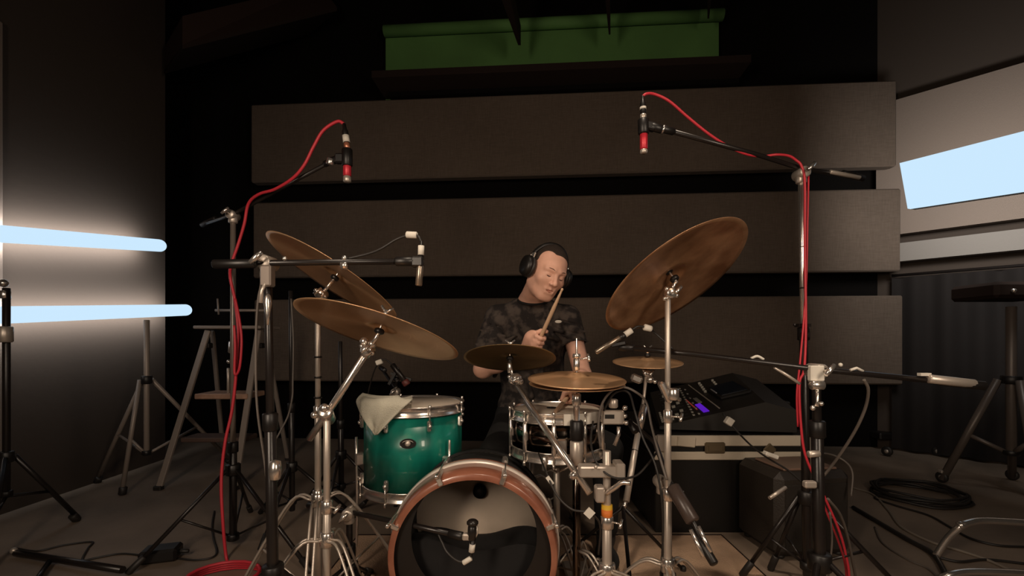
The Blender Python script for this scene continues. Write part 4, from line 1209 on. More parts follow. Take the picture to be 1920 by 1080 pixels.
# snare microphone on its short dark boom
b5 = P(1262, 640, 1.40); b5.z = 0
tt = mic_stand('microphone_stand', 'short black stand between the drums and the console, boom slanting to the snare', b5, P(1240, 905, 1.46),
          [b5 + V((.22, -.18, 0)), b5 + V((-.25, -.12, 0)), b5 + V((-.02, .20, 0))], boom=[P(1332, 1045, 1.26), P(1300, 978, 1.32), P(1256, 905, 1.40), P(1228, 830, 1.50), P(1180, 790, 1.62)], r=.013, hub_z=.20, upper=.5, spread_z=.08)
MB().cyl(P(1260, 912, 1.38), P(1300, 978, 1.31), .021, 16, .003).obj('boom_sleeve', mat('satin_black_sleeve', (.07, .05, .042), .35), tt)
for q in (-1, 1):
    MB().tube([P(1302 + 7 * q, 990 - 3 * q, 1.30), P(1326 + 7 * q, 1040 - 4 * q, 1.26)], .006, 8).obj('chrome_rod', M_CHROME, tt)
mN = thing('microphone', 'boxy silver clip microphone at the right rim of the snare', 'microphone', P(1150, 780, 1.58))
MB().box(P(1149, 782, 1.58), (.075, .03, .048), bev=.004).cyl(P(1150, 765, 1.58), P(1150, 748, 1.58), .016, 14, .004).obj('body', M_STEEL, mN)
MB().box(P(1143, 781, 1.564), (.032, .003, .014)).obj('dark_plate', M_BLACK, mN)
MB().sphere(P(1172, 765, 1.57), .010, 8).sphere(P(1172, 780, 1.57), .008, 8).sphere(P(1174, 793, 1.57), .009, 8).tube([P(1160, 800, 1.58), P(1160, 815, 1.58), P(1152, 835, 1.58)], .007, 8).obj('thumb_screw', M_CHROME, mN)
cable('black cable looping over the snare microphone to the stand behind', [P(1126, 840, 1.56), P(1122, 800, 1.55), P(1128, 760, 1.54), P(1145, 735, 1.53), P(1168, 726, 1.52), P(1192, 735, 1.5), P(1212, 755, 1.5), P(1222, 800, 1.47), P(1235, 850, 1.42), P(1250, 900, 1.38)], .0042, M_GREYCABLE)
cable('second black cable looping beside the snare microphone down to the floor', [P(1132, 770, 1.57), P(1148, 742, 1.56), P(1163, 733, 1.55), P(1180, 738, 1.54), P(1190, 770, 1.5), P(1205, 820, 1.46), P(1228, 870, 1.42), P(1240, 930, 1.40), P(1243, 1000, 1.40), P(1240, 1080, 1.42)], .0038, M_CABLE)
cable('dark cable hanging in front of the snare, ending near the yellow tape', [P(1112, 790, 1.55), P(1108, 830, 1.50), P(1120, 870, 1.44), P(1150, 895, 1.40), P(1190, 893, 1.42), P(1215, 870, 1.45), P(1230, 850, 1.5)], .0035, M_CABLE)
tg_ = tag(MB().box(P(1105, 962, 1.40), (.026, .004, .026), Matrix.Rotation(.75, 3, 'Y')).obj('tape_flag', M_WHITETAPE), 'square white tape flag left of the yellow-taped stand', 'tape')
tg_ = tag(MB().box(P(1031, 901, 1.50), (.030, .006, .013), Matrix.Rotation(.95, 3, 'Y')).obj('tape_flag', M_WHITETAPE), 'white tape flag at the right edge of the bass drum hoop', 'tape')
cable('cable with tape flags running along the right side of the bass drum', [P(1010, 850, 1.62), P(1028, 895, 1.51), P(1045, 930, 1.46), P(1072, 955, 1.42), P(1105, 962, 1.402), P(1125, 985, 1.44), P(1122, 1040, 1.46)], .0035, M_CABLE)

# kick drum microphone
b6 = P(656, 640, 1.62); b6.z = 0
mic_stand('microphone_stand', 'low black stand with heavy base left of the bass drum, boom reaching its mouth', b6, P(655, 962, 1.60),
          [b6 + V((.2, -.14, 0)), b6 + V((-.22, -.1, 0)), b6 + V((.0, .24, 0))], boom=[P(585, 948, 1.66), P(655, 960, 1.60), P(760, 982, 1.46), P(868, 1006, 1.36)], r=.0155, hub_z=.14, upper=.6, spread_z=.05)
mK = thing('microphone', 'black microphone standing in the mouth of the bass drum', 'microphone', P(884, 1000, 1.36))
MB().cyl(P(884, 1012, 1.36), P(886, 985, 1.36), .0135, 18, .004).cyl(P(886, 985, 1.36), P(886, 975, 1.36), .0175, 18, .005).obj('body', M_BLACKMET, mK)
MB().box(P(876, 1006, 1.36), (.03, .02, .02), bev=.004).tube([P(894, 985, 1.36), P(895, 1000, 1.36), P(889, 1012, 1.36)], .003, 8).obj('clip', M_STEEL, mK)
xlr('taped connector hanging below the bass drum microphone', P(883, 1042, 1.36), P(887, 1012, 1.36), (.25, .75), r=.008)
cable('cable loop hanging below the bass drum microphone boom', [P(884, 1040, 1.36), P(876, 1052, 1.36), P(858, 1052, 1.36), P(838, 1035, 1.37), P(828, 1015, 1.39), P(822, 1002, 1.40)], .0036, M_CABLE)
tag(MB().cyl(P(868, 1056, 1.36), P(884, 1046, 1.36), .0078, 12, .002).obj('tape_flag', M_WHITETAPE), 'white tape round the cable below the bass drum microphone', 'tape')

# ------------------------------------------------------------------ tripods, ladder, side stands
def tripod(label, base, top_z, hub_z, feet, r, m, mid=None, brace_m=None, foot='rubber', cat='light stand', name='light_stand'):
    b = V((base.x, base.y, 0))
    t = thing(name, label, cat, b)
    zb = .24
    MB().cyl(b + V((0, 0, zb)), b + V((0, 0, top_z)), r, 14, .002).obj('pole', m, t)
    collar(t, b + V((0, 0, hub_z)), (0, 0, 1), r * 1.9, .05, M_BLACK, 'leg_hub')
    collar(t, b + V((0, 0, zb + .01)), (0, 0, 1), r * 1.6, .03, M_BLACK, 'brace_hub')
    for f in feet:
        f = V(f)
        s = b + V((0, 0, hub_z)) + (V((f.x, f.y, hub_z)) - (b + V((0, 0, hub_z)))).normalized() * r * 2.2
        lg = MB().tube([s, f + V((0, 0, .02))], r * .85, 8).obj('leg', m, t)
        MB().tube([b + V((0, 0, zb)), s.lerp(f, .52)], r * .55, 6).obj('brace', brace_m or m, t)
        if foot == 'rubber':
            MB().cyl(f + (s - f).normalized() * .05, f + V((0, 0, .002)), r * 1.4, 10, .004).obj('rubber_foot', M_CABLE, lg)
        else:
            MB().lathe([(0, -.012), (.028, -.012), (.036, -.006), (.036, .006), (.028, .012), (0, .012)], f + V((0, 0, .038)), (1, .3, 0), 18).obj('wheel', M_CABLE, lg)
            MB().lathe([(0, -.014), (.014, -.014), (.014, .014), (0, .014)], f + V((0, 0, .038)), (1, .3, 0), 12).box(f + V((0, 0, .075)), (.03, .03, .02), bev=.004).obj('wheel_fork', M_STEEL, lg)
    return t

bs = P(275, 640, 2.85); bs.z = 0
tripod('silver tripod light stand below the left tube lights', bs, P(0, 600, 2.85).z, P(0, 712, 2.85).z, [fl(229, 928), fl(182, 905), fl(432, 868)], .0155, M_ALU)
sl = tripod('light stand at the extreme left edge with a bright knob at its top', V((-2.32, 2.08, 0)), P(0, 540, 2.08).z, .42, [V((-2.68, 2.0, 0)), V((-2.15, 1.85, 0)), V((-2.3, 2.4, 0))], .014, M_BLACKMET)
MB().sphere(P(6, 531, 2.07), .019, 14).cyl(P(8, 560, 2.08), P(8, 545, 2.08), .022, 14, .003).obj('knob', M_CHROME, sl)
MB().cyl(P(8, 642, 2.07), P(8, 612, 2.07), .03, 16, .005).obj('clamp', M_STEEL, sl)

# stepladder
ld = thing('stepladder', 'grey metal stepladder with wooden step behind the left overhead stand', 'stepladder', P(410, 830, 3.1))
yF, yT = 2.95, 3.18
zT = P(0, 614, 3.1).z
def lpair(x_top, x_bot, nm, yb, yt, rw_):
    A = V((x_top, yt, zT - .02)); B = V((x_bot, yb, 0.0))
    R = (A - B).normalized()
    s = V((1, 0, 0)); s = (s - R * s.dot(R)).normalized()
    o = MB().box((A + B) / 2, (rw_, .022, (A - B).length), Matrix((s, R.cross(s), R)).transposed(), bev=.004).obj(nm, M_ALU, ld)
    MB().box(B + V((0, 0, .012)), (rw_ * 1.3, .04, .03), bev=.005).obj('rubber_foot', M_CABLE, o)
xs = lambda px, d: (px - 960) / FPX * d
lpair(xs(394, 3.10), xs(313, 2.97), 'front_rail', 2.90, 3.08, .038)
lpair(xs(488, 3.10), xs(452, 2.97), 'front_rail', 2.90, 3.08, .038)
lpair(xs(398, 3.22), xs(420, 3.62), 'rear_rail', 3.62, 3.22, .028)
lpair(xs(496, 3.22), xs(540, 3.62), 'rear_rail', 3.62, 3.22, .028)
MB().box(((xs(390, 3.15) + xs(500, 3.15)) / 2, 3.16, zT), (xs(506, 3.15) - xs(384, 3.15), .26, .022), bev=.005).obj('top_platform', M_ALU, ld)
st1 = P(0, 742, 3.03).z
MB().box(((xs(374, 3.04) + xs(474, 3.04)) / 2, 3.09, st1), (xs(466, 3.0) - xs(368, 3.0), .22, .035), bev=.005).obj('wooden_step', M_WOOD, ld)
MB().box(((xs(350, 3.02) + xs(464, 3.02)) / 2, 3.05, P(0, 828, 3.02).z + .02), (xs(458, 3.0) - xs(340, 3.0), .16, .03), bev=.005).obj('lower_step', mat('dark_step_wood', (.10, .06, .045), .7), ld)
for x_ in (388, 486):
    MB().box(P(x_, 648, 3.09), (.055, .05, .035), bev=.005).obj('hinge', M_BLACK, ld)
MB().tube([P(408, 560, 3.2), P(410, 590, 3.2)] , .006).tube([P(404, 582, 3.22), P(500, 582, 3.22)], .010, 8).tube([P(500, 582, 3.22), P(500, 612, 3.2)], .008).obj('grab_rail', M_ALU, ld)
# chrome fitting hanging in front of the ladder
hf = thing('hanging_clamp', 'small chrome clamp with a rod standing on the ladder step', 'clamp', P(428, 738, 3.03))
MB().cyl(P(428, 738, 3.03), P(428, 690, 3.03), .009, 12, .002).obj('rod', M_STEEL, hf)
MB().sphere(P(429, 678, 3.03), .014, 10).cyl(P(432, 662, 3.03), P(434, 640, 3.03), .016, 12, .005).obj('grip', M_CHROME, hf)

# right roller stand
br = P(1896, 640, 2.85); br.z = 0
rs = tripod('large wheeled tripod stand at the right edge with a dark head on top', br, P(0, 575, 2.85).z, P(0, 712, 2.85).z, [fl(1766, 905), fl(1912, 930) + V((0, -.1, 0)), V((3.42, 3.1, 0))], .026, mat('dark_anodised_tube', (.13, .105, .09), .4, metal=.2), foot='wheel')
MB().box(P(1884, 548, 2.85), (.42, .30, .10), bev=.02).obj('head_tray', M_BEAM, rs)
MB().sphere(P(1901, 545, 2.69), .014, 10).obj('head_screw', M_CHROME, rs)
cs = thing('wheeled_base', 'dark wheeled base on the floor near the back wall at right', 'dolly', P(1690, 838, 3.6))
c_ = fl(1690, 842)
MB().box((c_.x + .15, c_.y + .1, .12), (.75, .30, .06), bev=.01).obj('deck', M_BLACK, cs)
for px_ in (1645, 1738):
    f_ = fl(px_, 850) + V((0, -.10, 0)); f_.z = 0
    MB().lathe([(0, -.012), (.03, -.012), (.040, -.006), (.040, .006), (.03, .012), (0, .012)], f_ + V((0, 0, .042)), (1, .5, 0), 18).obj('wheel', M_CABLE, cs)
    MB().lathe([(0, -.014), (.016, -.014), (.016, .014), (0, .014)], f_ + V((0, 0, .042)), (1, .5, 0), 12).obj('hub_cap', M_STEEL, cs)

# bent steel tube frame at bottom right
bf = thing('chair_frame', 'bent chrome tube frame on the floor at the bottom right corner', 'chair', fl(1830, 1060))
MB().tube(curve([fl(1755, 1048) + V((0, 0, .012)), P(1775, 1012, 1.96), P(1800, 988, 1.93), P(1816, 980, 1.93), P(1850, 976, 1.93), P(1950, 982, 1.9), P(2050, 990, 1.9)], 6), .014, 12).obj('rear_tube', M_CHROME, bf)
MB().tube(curve([fl(1745, 1100) + V((0, 0, .012)), P(1775, 1080, 1.72), P(1815, 1072, 1.72), P(1900, 1074, 1.7), P(2000, 1080, 1.7)], 6), .013, 12).obj('front_tube', M_CHROME, bf)
MB().cyl(P(1797, 987, 1.93), P(1806, 983, 1.925), .017, 14, .003).obj('joint', M_CHROME, bf)

# small power box on the floor, lower left
pw = thing('power_box', 'small black power box on the floor at lower left', 'power supply', fl(300, 1048))
c_ = fl(302, 1050)
MB().box(c_ + V((0, 0, .03)), (.14, .09, .055), Matrix.Rotation(.3, 3, 'Z'), bev=.01).obj('body', M_BLACK, pw)
MB().cyl(c_ + V((.065, .02, .03)), c_ + V((.10, .03, .025)), .009, 10, .003).obj('strain_relief', M_CABLE, pw)
def floor_cable(label, pxs, r, m, lift=.0):
    return cable(label, [fl(x, y) + V((0, 0, r + lift)) for x, y in pxs], r, m)
floor_cable('thin black cable on the floor from the small power box to the left', [(285, 1046), (230, 1040), (180, 1048), (155, 1052), (165, 1030), (172, 1018), (120, 1024), (70, 1035), (30, 1030)], .0045, M_CABLE)
floor_cable('thin black cable on the floor right of the small power box', [(325, 1048), (370, 1052), (405, 1042), (400, 1010), (398, 985), (402, 960)], .0045, M_CABLE)
# foot of a stand lying across the lower left corner
lf = thing('stand_leg', 'black stand base with flat legs in the lower left corner', 'stand', fl(150, 1075))
A_, B_ = fl(30, 1045), fl(230, 1085)
MB().tube([A_ + V((0, 0, .02)), B_ + V((0, 0, .035))], .014, 8).obj('flat_leg', M_BLACKMET, lf)
MB().sphere(A_ + V((-.01, 0, .03)), .014, 10).obj('foot_cap', M_STEEL, lf)
MB().tube([fl(95, 1058) + V((0, 0, .02)), fl(60, 1110) + V((0, 0, .02))], .010, 8).obj('flat_leg', M_BLACKMET, lf)
# floor cables on the right
m_ = MB()
cc = fl(1722, 932)
for k in range(7):
    rr = .235 - .012 * (k % 4)
    pts = [cc + V((rr * math.cos(t_ * .25) + .012 * math.sin(t_ * .9 + k), rr * .95 * math.sin(t_ * .25), .012 + .013 * (k // 2) + .004 * math.sin(t_ + k))) for t_ in range(25)]
    m_.tube(pts, .0075, 8, closed=True)
tag(m_.obj('cable_coil', M_CABLE), 'coil of thick black cable lying on the floor at right', 'cable')
floor_cable('black cable snaking past the coil to the right edge', [(1640, 905), (1650, 922), (1672, 930), (1640, 935), (1680, 950), (1740, 968), (1780, 990), (1820, 1012), (1870, 1025), (1925, 1028)], .006, M_CABLE)
floor_cable('pale cable curving across the floor from the amplifier to the lower right', [(1598, 916), (1635, 928), (1665, 958), (1690, 990), (1745, 1018), (1800, 1035), (1850, 1052), (1900, 1075)], .006, mat('pale_rubber', (.26, .22, .18), .5))
floor_cable('thick black cable from the amplifier to the bottom edge', [(1600, 955), (1650, 985), (1700, 1015), (1750, 1045), (1780, 1095)], .011, M_CABLE)
floor_cable('thin brown cable on the floor between the amplifier and the bottom edge', [(1640, 990), (1655, 1020), (1700, 1050), (1740, 1068), (1765, 1092)], .004, M_GREYCABLE)
floor_cable('black cable along the bent chrome frame', [(1760, 1048), (1800, 1056), (1850, 1052), (1925, 1060)], .006, M_CABLE)

# ------------------------------------------------------------------ case, console, amplifier
case = thing('flight_case', 'black flight case with aluminium rails under the mixing console', 'case', (1.1, 2.6, 0))
cx0, cx1, cy0, cy1, cz = .71, 1.53, 2.25, 3.05, .487
MB().box(((cx0 + cx1) / 2, (cy0 + cy1) / 2, .185), (cx1 - cx0, cy1 - cy0, .37), bev=.005).obj('lower_body', M_CASE, case)
MB().box(((cx0 + cx1) / 2, (cy0 + cy1) / 2, .435), (cx1 - cx0, cy1 - cy0, .09), bev=.005).obj('lid', M_CASE, case)
MB().box(((cx0 + cx1) / 2, (cy0 + cy1) / 2, .385), (cx1 - cx0 - .02, cy1 - cy0 - .02, .03)).obj('lid_seam', M_BLACK, case)
MB().box(((cx0 + cx1) / 2, cy0 - .004, .458), (cx1 - cx0 + .01, .016, .052), bev=.004).obj('upper_rail', M_CASERAIL, case)
MB().box(((cx0 + cx1) / 2, cy0 - .004, .383), (cx1 - cx0 + .01, .016, .040), bev=.004).obj('lower_rail', M_CASERAIL, case)
for x_ in (cx0 + .03, cx1 - .06):
    MB().box((x_, cy0 - .014, .448), (.055, .012, .085), bev=.005).obj('corner_plate', M_STEEL, case)
for x_ in (1.0, ):
    MB().box((x_, cy0 - .016, .425), (.10, .014, .055), bev=.006).box((x_, cy0 - .024, .425), (.07, .006, .03), bev=.002).obj('latch', mat('bronzed_latch', (.16, .12, .07), .45, metal=.4), case)
MB().box((.86, cy0 - .015, .455), (.09, .010, .05), Matrix.Rotation(.1, 3, 'Y'), bev=.004).obj('label_card', M_CASERAIL, case)
MB().box((1.27, cy0 - .015, .415), (.05, .012, .05), Matrix.Rotation(.78, 3, 'Y'), bev=.01).obj('latch', mat('bronzed_latch', (.16, .12, .07), .45), case)

con = thing('mixing_console', 'dark digital mixing console with a violet lit strip on the flight case', 'mixing console', (1.1, 2.6, .49))
O_ = V((.772, 2.37, 0)); U_ = V((.955, -.12, 0)).normalized(); N_ = V((.22, .97, 0)).normalized()
Lu, Lv = .52, .66
def cp(u, v_, z): return O_ + U_ * u + N_ * v_ + V((0, 0, z))
zl, zh = .505, .640
VS = .105
MB().hexa([cp(0, 0, .490), cp(Lu, 0, .490), cp(Lu, Lv, .490), cp(0, Lv, .490), cp(0, 0, zl), cp(Lu, 0, zh), cp(Lu, Lv, zh + VS), cp(0, Lv, zl + VS)]).obj('chassis', M_CONSOLE, con)
MB().hexa([cp(Lu, .0, .490), cp(Lu + .15, .0, .490), cp(Lu + .15, Lv, .490), cp(Lu, Lv, .490), cp(Lu, .0, zh), cp(Lu + .15, .0, .60), cp(Lu + .15, Lv, .60 + VS), cp(Lu, Lv, zh + VS)]).obj('rear_housing', M_CONSOLE, con)
slope = math.atan2(zh - zl, Lu)
xa = (U_ * math.cos(slope) + V((0, 0, math.sin(slope)))).normalized()
ya = (N_ * Lv + V((0, 0, VS))).normalized()
na = xa.cross(ya).normalized()
if na.z < 0: na = -na
ya = na.cross(xa)
Rc = Matrix((xa, ya, na)).transposed()
def sp(u, v_, h=0.0):
    return cp(u, v_, zl + (zh - zl) * u / Lu + VS * v_ / Lv) + na * h
MB().box(sp(.41, .30, .012), (.17, .24, .02), Rc, bev=.005).obj('screen_bezel', M_BLACK, con)
MB().box(sp(.41, .30, .0235), (.14, .21, .003), Rc).obj('touch_screen', M_SCREEN, con)
MB().box(sp(.335, .30, .024), (.006, .09, .004), Rc).obj('screen_edge_light', mat('pale_bezel', (.4, .4, .4), .4), con)
for k in range(12):
    v_ = .045 + k * .048
    MB().box(sp(.10, v_, .001), (.115, .004, .003), Rc).obj('fader_slot', M_BLACK, con)
    MB().box(sp(.07 + .03 * ((k * 7) % 3), v_, .009), (.020, .013, .014), Rc, bev=.002).obj('fader_cap', M_BUTTON, con)
    MB().box(sp(.178, v_, .004), (.012, .020, .006), Rc, bev=.002).obj('channel_button', M_BUTTON, con)
    if k % 2 == 0:
        MB().box(sp(.205, v_, .004), (.010, .018, .006), Rc, bev=.002).obj('channel_button', M_BUTTON, con)
    if k > 6:
        MB().cyl(sp(.30, v_, .0), sp(.30, v_, .016), .009, 10, .002).obj('rotary_knob', M_BUTTON, con)
        MB().cyl(sp(.38, v_, .0), sp(.38, v_, .014), .008, 10, .002).obj('rotary_knob', M_BUTTON, con)
for k in range(6):
    MB().box(sp(.02, .05 + k * .03, .004), (.012, .016, .006), Rc, bev=.002).obj('edge_button', M_BUTTON, con)
MB().box(sp(.235, .13, .002), (.030, .15, .004), Rc).obj('violet_strip', M_GLOWP, con)
MB().box(sp(.235, .27, .002), (.022, .10, .004), Rc).obj('white_strip', M_BUTTON, con)
MB().box(sp(.195, .22, .002), (.006, .20, .003), Rc).obj('red_strip', M_GLOWR, con)
MB().box(sp(.275, .34, .002), (.006, .56, .003), Rc).obj('pale_rail', M_CASERAIL, con)
MB().cyl(sp(.16, .60, .0), sp(.16, .60, .004), .006, 8).obj('green_lamp', M_GLOWG, con)
bxr = thing('rack_box', 'black equipment box standing on the flight case right of the console', 'equipment box', (1.46, 2.5, .49))
MB().box((1.47, 2.72, .556), (.10, .5, .13), bev=.006).obj('body', M_CONSOLE, bxr)
MB().tube([(1.43, 2.46, .60), (1.43, 2.44, .56), (1.46, 2.43, .53), (1.50, 2.44, .56), (1.50, 2.46, .60)], .005, 8).obj('handle', M_STEEL, bxr)
# connector draped across the case front
tag(MB().box(P(1367, 790, 2.12), (.034, .03, .034), Matrix.Rotation(.6, 3, 'Y'), bev=.003).obj('tape_flag', M_WHITETAPE), 'white tape flag on the cable in front of the console side', 'tape')
cable('cable with pale flags running down from the console past the case front', [P(1355, 775, 2.16), P(1368, 792, 2.12), P(1385, 812, 2.08), P(1408, 835, 2.0), P(1435, 856, 1.9), P(1475, 880, 1.8), P(1505, 905, 1.72)], .004, M_CABLE)
tag(MB().box(P(1445, 853, 1.86), (.055, .03, .016), Matrix.Rotation(.35, 3, 'Y'), bev=.003).obj('tape_flag', M_WHITETAPE), 'serrated white tape flag below the right end of the flight case', 'tape')
tag(MB().tube([P(1443, 934, 1.55), P(1473, 914, 1.58)], .0065, 10).obj('drum_stick_tip', M_STEEL), 'short bright metal rod pointing down left in front of the amplifier', 'rod')

amp = thing('amplifier', 'rounded black amplifier on the floor behind the right stands', 'amplifier', (1.26, 2.1, 0))
ac = V((1.305, 2.12, .195))
Ra = Matrix.Rotation(.12, 3, 'Z')
MB().box(ac, (.36, .30, .37), Ra, bev=.03).obj('cabinet', mat('worn_black_vinyl', (.030, .024, .019), .5, bump=.2, bscale=160), amp)
MB().box(ac + Ra @ V((0, -.152, -.01)), (.29, .008, .29), Ra, bev=.004).obj('grille_cloth', mat('dark_grille_cloth', (.020, .015, .011), .9, bump=.4, bscale=500), amp)
MB().box(ac + Ra @ V((0, -.02, .19)), (.26, .20, .012), Ra, bev=.005).obj('top_plate', mat('worn_top_plate', (.24, .15, .11), .35), amp)
for x_ in (-.14, .14):
    for y_ in (-.11, .11):
        MB().cyl(ac + Ra @ V((x_, y_, -.195)), ac + Ra @ V((x_, y_, -.18)), .018, 12, .003).obj('foot', M_CABLE, amp)
cable('black cable lying over the amplifier top', [P(1500, 858, 2.0), P(1545, 850, 2.02), P(1580, 862, 2.0), P(1598, 885, 1.96), P(1596, 930, 1.93)], .004, M_GREYCABLE)

# ------------------------------------------------------------------ the drummer: smooth-blended volumes turned into one surface
class Field:
    def __init__(self, lo, hi, h):
        self.lo = np.array(lo, dtype=np.float32); self.h = h
        self.n = [int(math.ceil((hi[i] - lo[i]) / h)) + 1 for i in range(3)]
        self.f = np.full(self.n, 1.0, dtype=np.float32)

    def region(self, lo, hi):
        sl, ax = [], []
        for i in range(3):
            a = max(0, int((lo[i] - self.lo[i]) / self.h)); b = min(self.n[i], int((hi[i] - self.lo[i]) / self.h) + 2)
            if b <= a: return None, None
            sl.append(slice(a, b)); ax.append(self.lo[i] + np.arange(a, b, dtype=np.float32) * self.h)
        X, Y, Z = np.meshgrid(*ax, indexing='ij', sparse=True)
        return tuple(sl), (X, Y, Z)

    def put(self, sl, d, k, cut=False):
        f = self.f[sl]
        if cut:
            d = -d
            h = np.clip(0.5 - 0.5 * (d - f) / k, 0, 1) if k > 0 else (d < f)
            h = np.clip(0.5 - 0.5 * (f - d) / k, 0, 1)
            self.f[sl] = f * (1 - h) + d * h + k * h * (1 - h) if False else np.maximum(f, d) + np.maximum(k - np.abs(f - d), 0) ** 2 / (4 * k)
        else:
            self.f[sl] = np.minimum(f, d) - np.maximum(k - np.abs(f - d), 0) ** 2 / (4 * k)

    def cone(self, a, b, ra, rb, k=.01, cut=False):
        a = np.array(a, dtype=np.float32); b = np.array(b, dtype=np.float32)
        m = max(ra, rb) + k + 3 * self.h
        sl, G = self.region(np.minimum(a, b) - m, np.maximum(a, b) + m)
        if sl is None: return
        ab = b - a; L2 = float(ab @ ab) + 1e-12
        px, py, pz = G[0] - a[0], G[1] - a[1], G[2] - a[2]
        t = np.clip((px * ab[0] + py * ab[1] + pz * ab[2]) / L2, 0, 1)
        d = np.sqrt((px - t * ab[0]) ** 2 + (py - t * ab[1]) ** 2 + (pz - t * ab[2]) ** 2) - (ra + (rb - ra) * t)
        self.put(sl, d, k, cut)

    def ell(self, c, r, M=None, k=.01, cut=False):
        c = np.array(c, dtype=np.float32); r = np.array(r, dtype=np.float32)
        m = float(r.max()) + k + 3 * self.h
        sl, G = self.region(c - m, c + m)
        if sl is None: return
        px, py, pz = G[0] - c[0], G[1] - c[1], G[2] - c[2]
        if M is not None:      # columns of M are the ellipsoid's own axes
            q = [px * M[0][i] + py * M[1][i] + pz * M[2][i] for i in range(3)]
        else:
            q = [px, py, pz]
        k0 = np.sqrt((q[0] / r[0]) ** 2 + (q[1] / r[1]) ** 2 + (q[2] / r[2]) ** 2)
        k1 = np.sqrt((q[0] / r[0] ** 2) ** 2 + (q[1] / r[1] ** 2) ** 2 + (q[2] / r[2] ** 2) ** 2)
        d = k0 * (k0 - 1.0) / np.maximum(k1, 1e-6)
        self.put(sl, d.astype(np.float32), k, cut)

    def half(self, p, n, k=.004):
        """keep the side of the plane that n points away from"""
        sl, G = self.region(self.lo, self.lo + np.array(self.n) * self.h)
        d = (G[0] - p[0]) * n[0] + (G[1] - p[1]) * n[1] + (G[2] - p[2]) * n[2]
        f = self.f
        self.f = (np.maximum(f, d) + np.maximum(k - np.abs(f - d), 0) ** 2 / (4 * k)).astype(np.float32)

    def mesh(self):
        f = self.f; n = self.n
        ins = f < 0
        s = np.zeros([x - 1 for x in n], dtype=np.int8)
        for i in (0, 1):
            for j in (0, 1):
                for k in (0, 1):
                    s += ins[i:n[0] - 1 + i, j:n[1] - 1 + j, k:n[2] - 1 + k]
        act = (s > 0) & (s < 8)
        cells = np.argwhere(act)
        idx = -np.ones(act.shape, dtype=np.int32)
        idx[act] = np.arange(len(cells))
        acc = np.zeros((len(cells), 3)); cnt = np.zeros(len(cells))
        cor = [(i, j, k) for i in (0, 1) for j in (0, 1) for k in (0, 1)]
        for a in cor:
            for ax in range(3):
                if a[ax] == 1: continue
                b = list(a); b[ax] = 1
                fa = f[cells[:, 0] + a[0], cells[:, 1] + a[1], cells[:, 2] + a[2]]
                fb = f[cells[:, 0] + b[0], cells[:, 1] + b[1], cells[:, 2] + b[2]]
                m = (fa < 0) != (fb < 0)
                t = np.where(m, fa / np.where(m, fa - fb, 1), 0)
                for c in range(3):
                    acc[:, c] += np.where(m, a[c] + (t if c == ax else 0), 0)
                cnt += m
        vs = (cells + acc / cnt[:, None]) * self.h + self.lo
        faces = []
        for ax in range(3):
            o1, o2 = [(1, 2), (2, 0), (0, 1)][ax]
            A = [slice(1, n[0] - 1), slice(1, n[1] - 1), slice(1, n[2] - 1)]
            A[ax] = slice(0, n[ax] - 1)
            B = list(A); B[ax] = slice(1, n[ax])
            ia = ins[tuple(A)]; ib = ins[tuple(B)]
            e = np.argwhere(ia != ib)
            if not len(e): continue
            e = e + np.array([0 if i == ax else 1 for i in range(3)])
            flip = ins[e[:, 0], e[:, 1], e[:, 2]]
            def g(d1, d2):
                q = e.copy(); q[:, o1] -= d1; q[:, o2] -= d2
                return idx[q[:, 0], q[:, 1], q[:, 2]]
            q = np.stack([g(1, 1), g(0, 1), g(0, 0), g(1, 0)], 1)
            q[~flip] = q[~flip][:, ::-1]
            faces.append(q)
        return vs, np.concatenate(faces)

    def obj(self, name, m, parent, smooth=2):
        vs, fs = self.mesh()
        org = world_of(parent)
        me = bpy.data.meshes.new(name)
        me.from_pydata((vs - np.array(org)).tolist(), [], fs.tolist())
        me.polygons.foreach_set('use_smooth', [True] * len(fs))
        me.materials.append(m); me.update()
        o = bpy.data.objects.new(name, me); COL.objects.link(o); o.parent = parent
        if smooth:
            md = o.modifiers.new('smooth', 'SMOOTH'); md.iterations = smooth; md.factor = .5
        return o


person = thing('person', 'drummer in dark camouflage T-shirt with cropped dark hair, seated behind the kit, head tilted', 'person', (.10, 2.25, 0))
HC = P(1026, 509, 2.04)                      # middle of the head
Rz = Matrix.Rotation(math.radians(27), 3, 'Z')
Rx = Matrix.Rotation(math.radians(17), 3, 'X')
Ry = Matrix.Rotation(math.radians(15), 3, 'Y')
HM = Ry @ Rz @ Rx
def H(x, y, z): return HC + HM @ V((x, y, z))
HMl = [[HM[i][j] for j in range(3)] for i in range(3)]

bodyF = Field((-.24, 1.72, .46), (.50, 2.46, 1.44), .0029)
S_R, E_R, W_R = P(932, 595, 2.20), P(905, 692, 2.08), P(984, 660, 1.955)
S_L, E_L, W_L = P(1065, 595, 2.22), P(1093, 705, 2.13), P(1075, 722, 1.98)
NB = P(997, 561, 2.18)                       # base of the neck
CH = V((.10, 2.235, .95)); PV = V((.10, 2.27, .60))
F = bodyF
# trunk
F.ell(CH + V((0, 0, .02)), (.150, .095, .17), k=.03)
F.ell((CH + PV) / 2, (.130, .090, .16), k=.05)
F.ell(PV, (.155, .11, .11), k=.05)
F.cone(NB + V((0, .01, -.03)), S_R + V((.02, 0, -.01)), .052, .050, k=.04)
F.cone(NB + V((0, .01, -.03)), S_L + V((-.02, 0, -.01)), .052, .050, k=.04)
# neck
F.cone(NB, H(.0, .022, -.06), .056, .054, k=.025)
F.cone(NB + V((-.02, -.02, .0)), H(-.045, .0, -.075), .026, .024, k=.03)
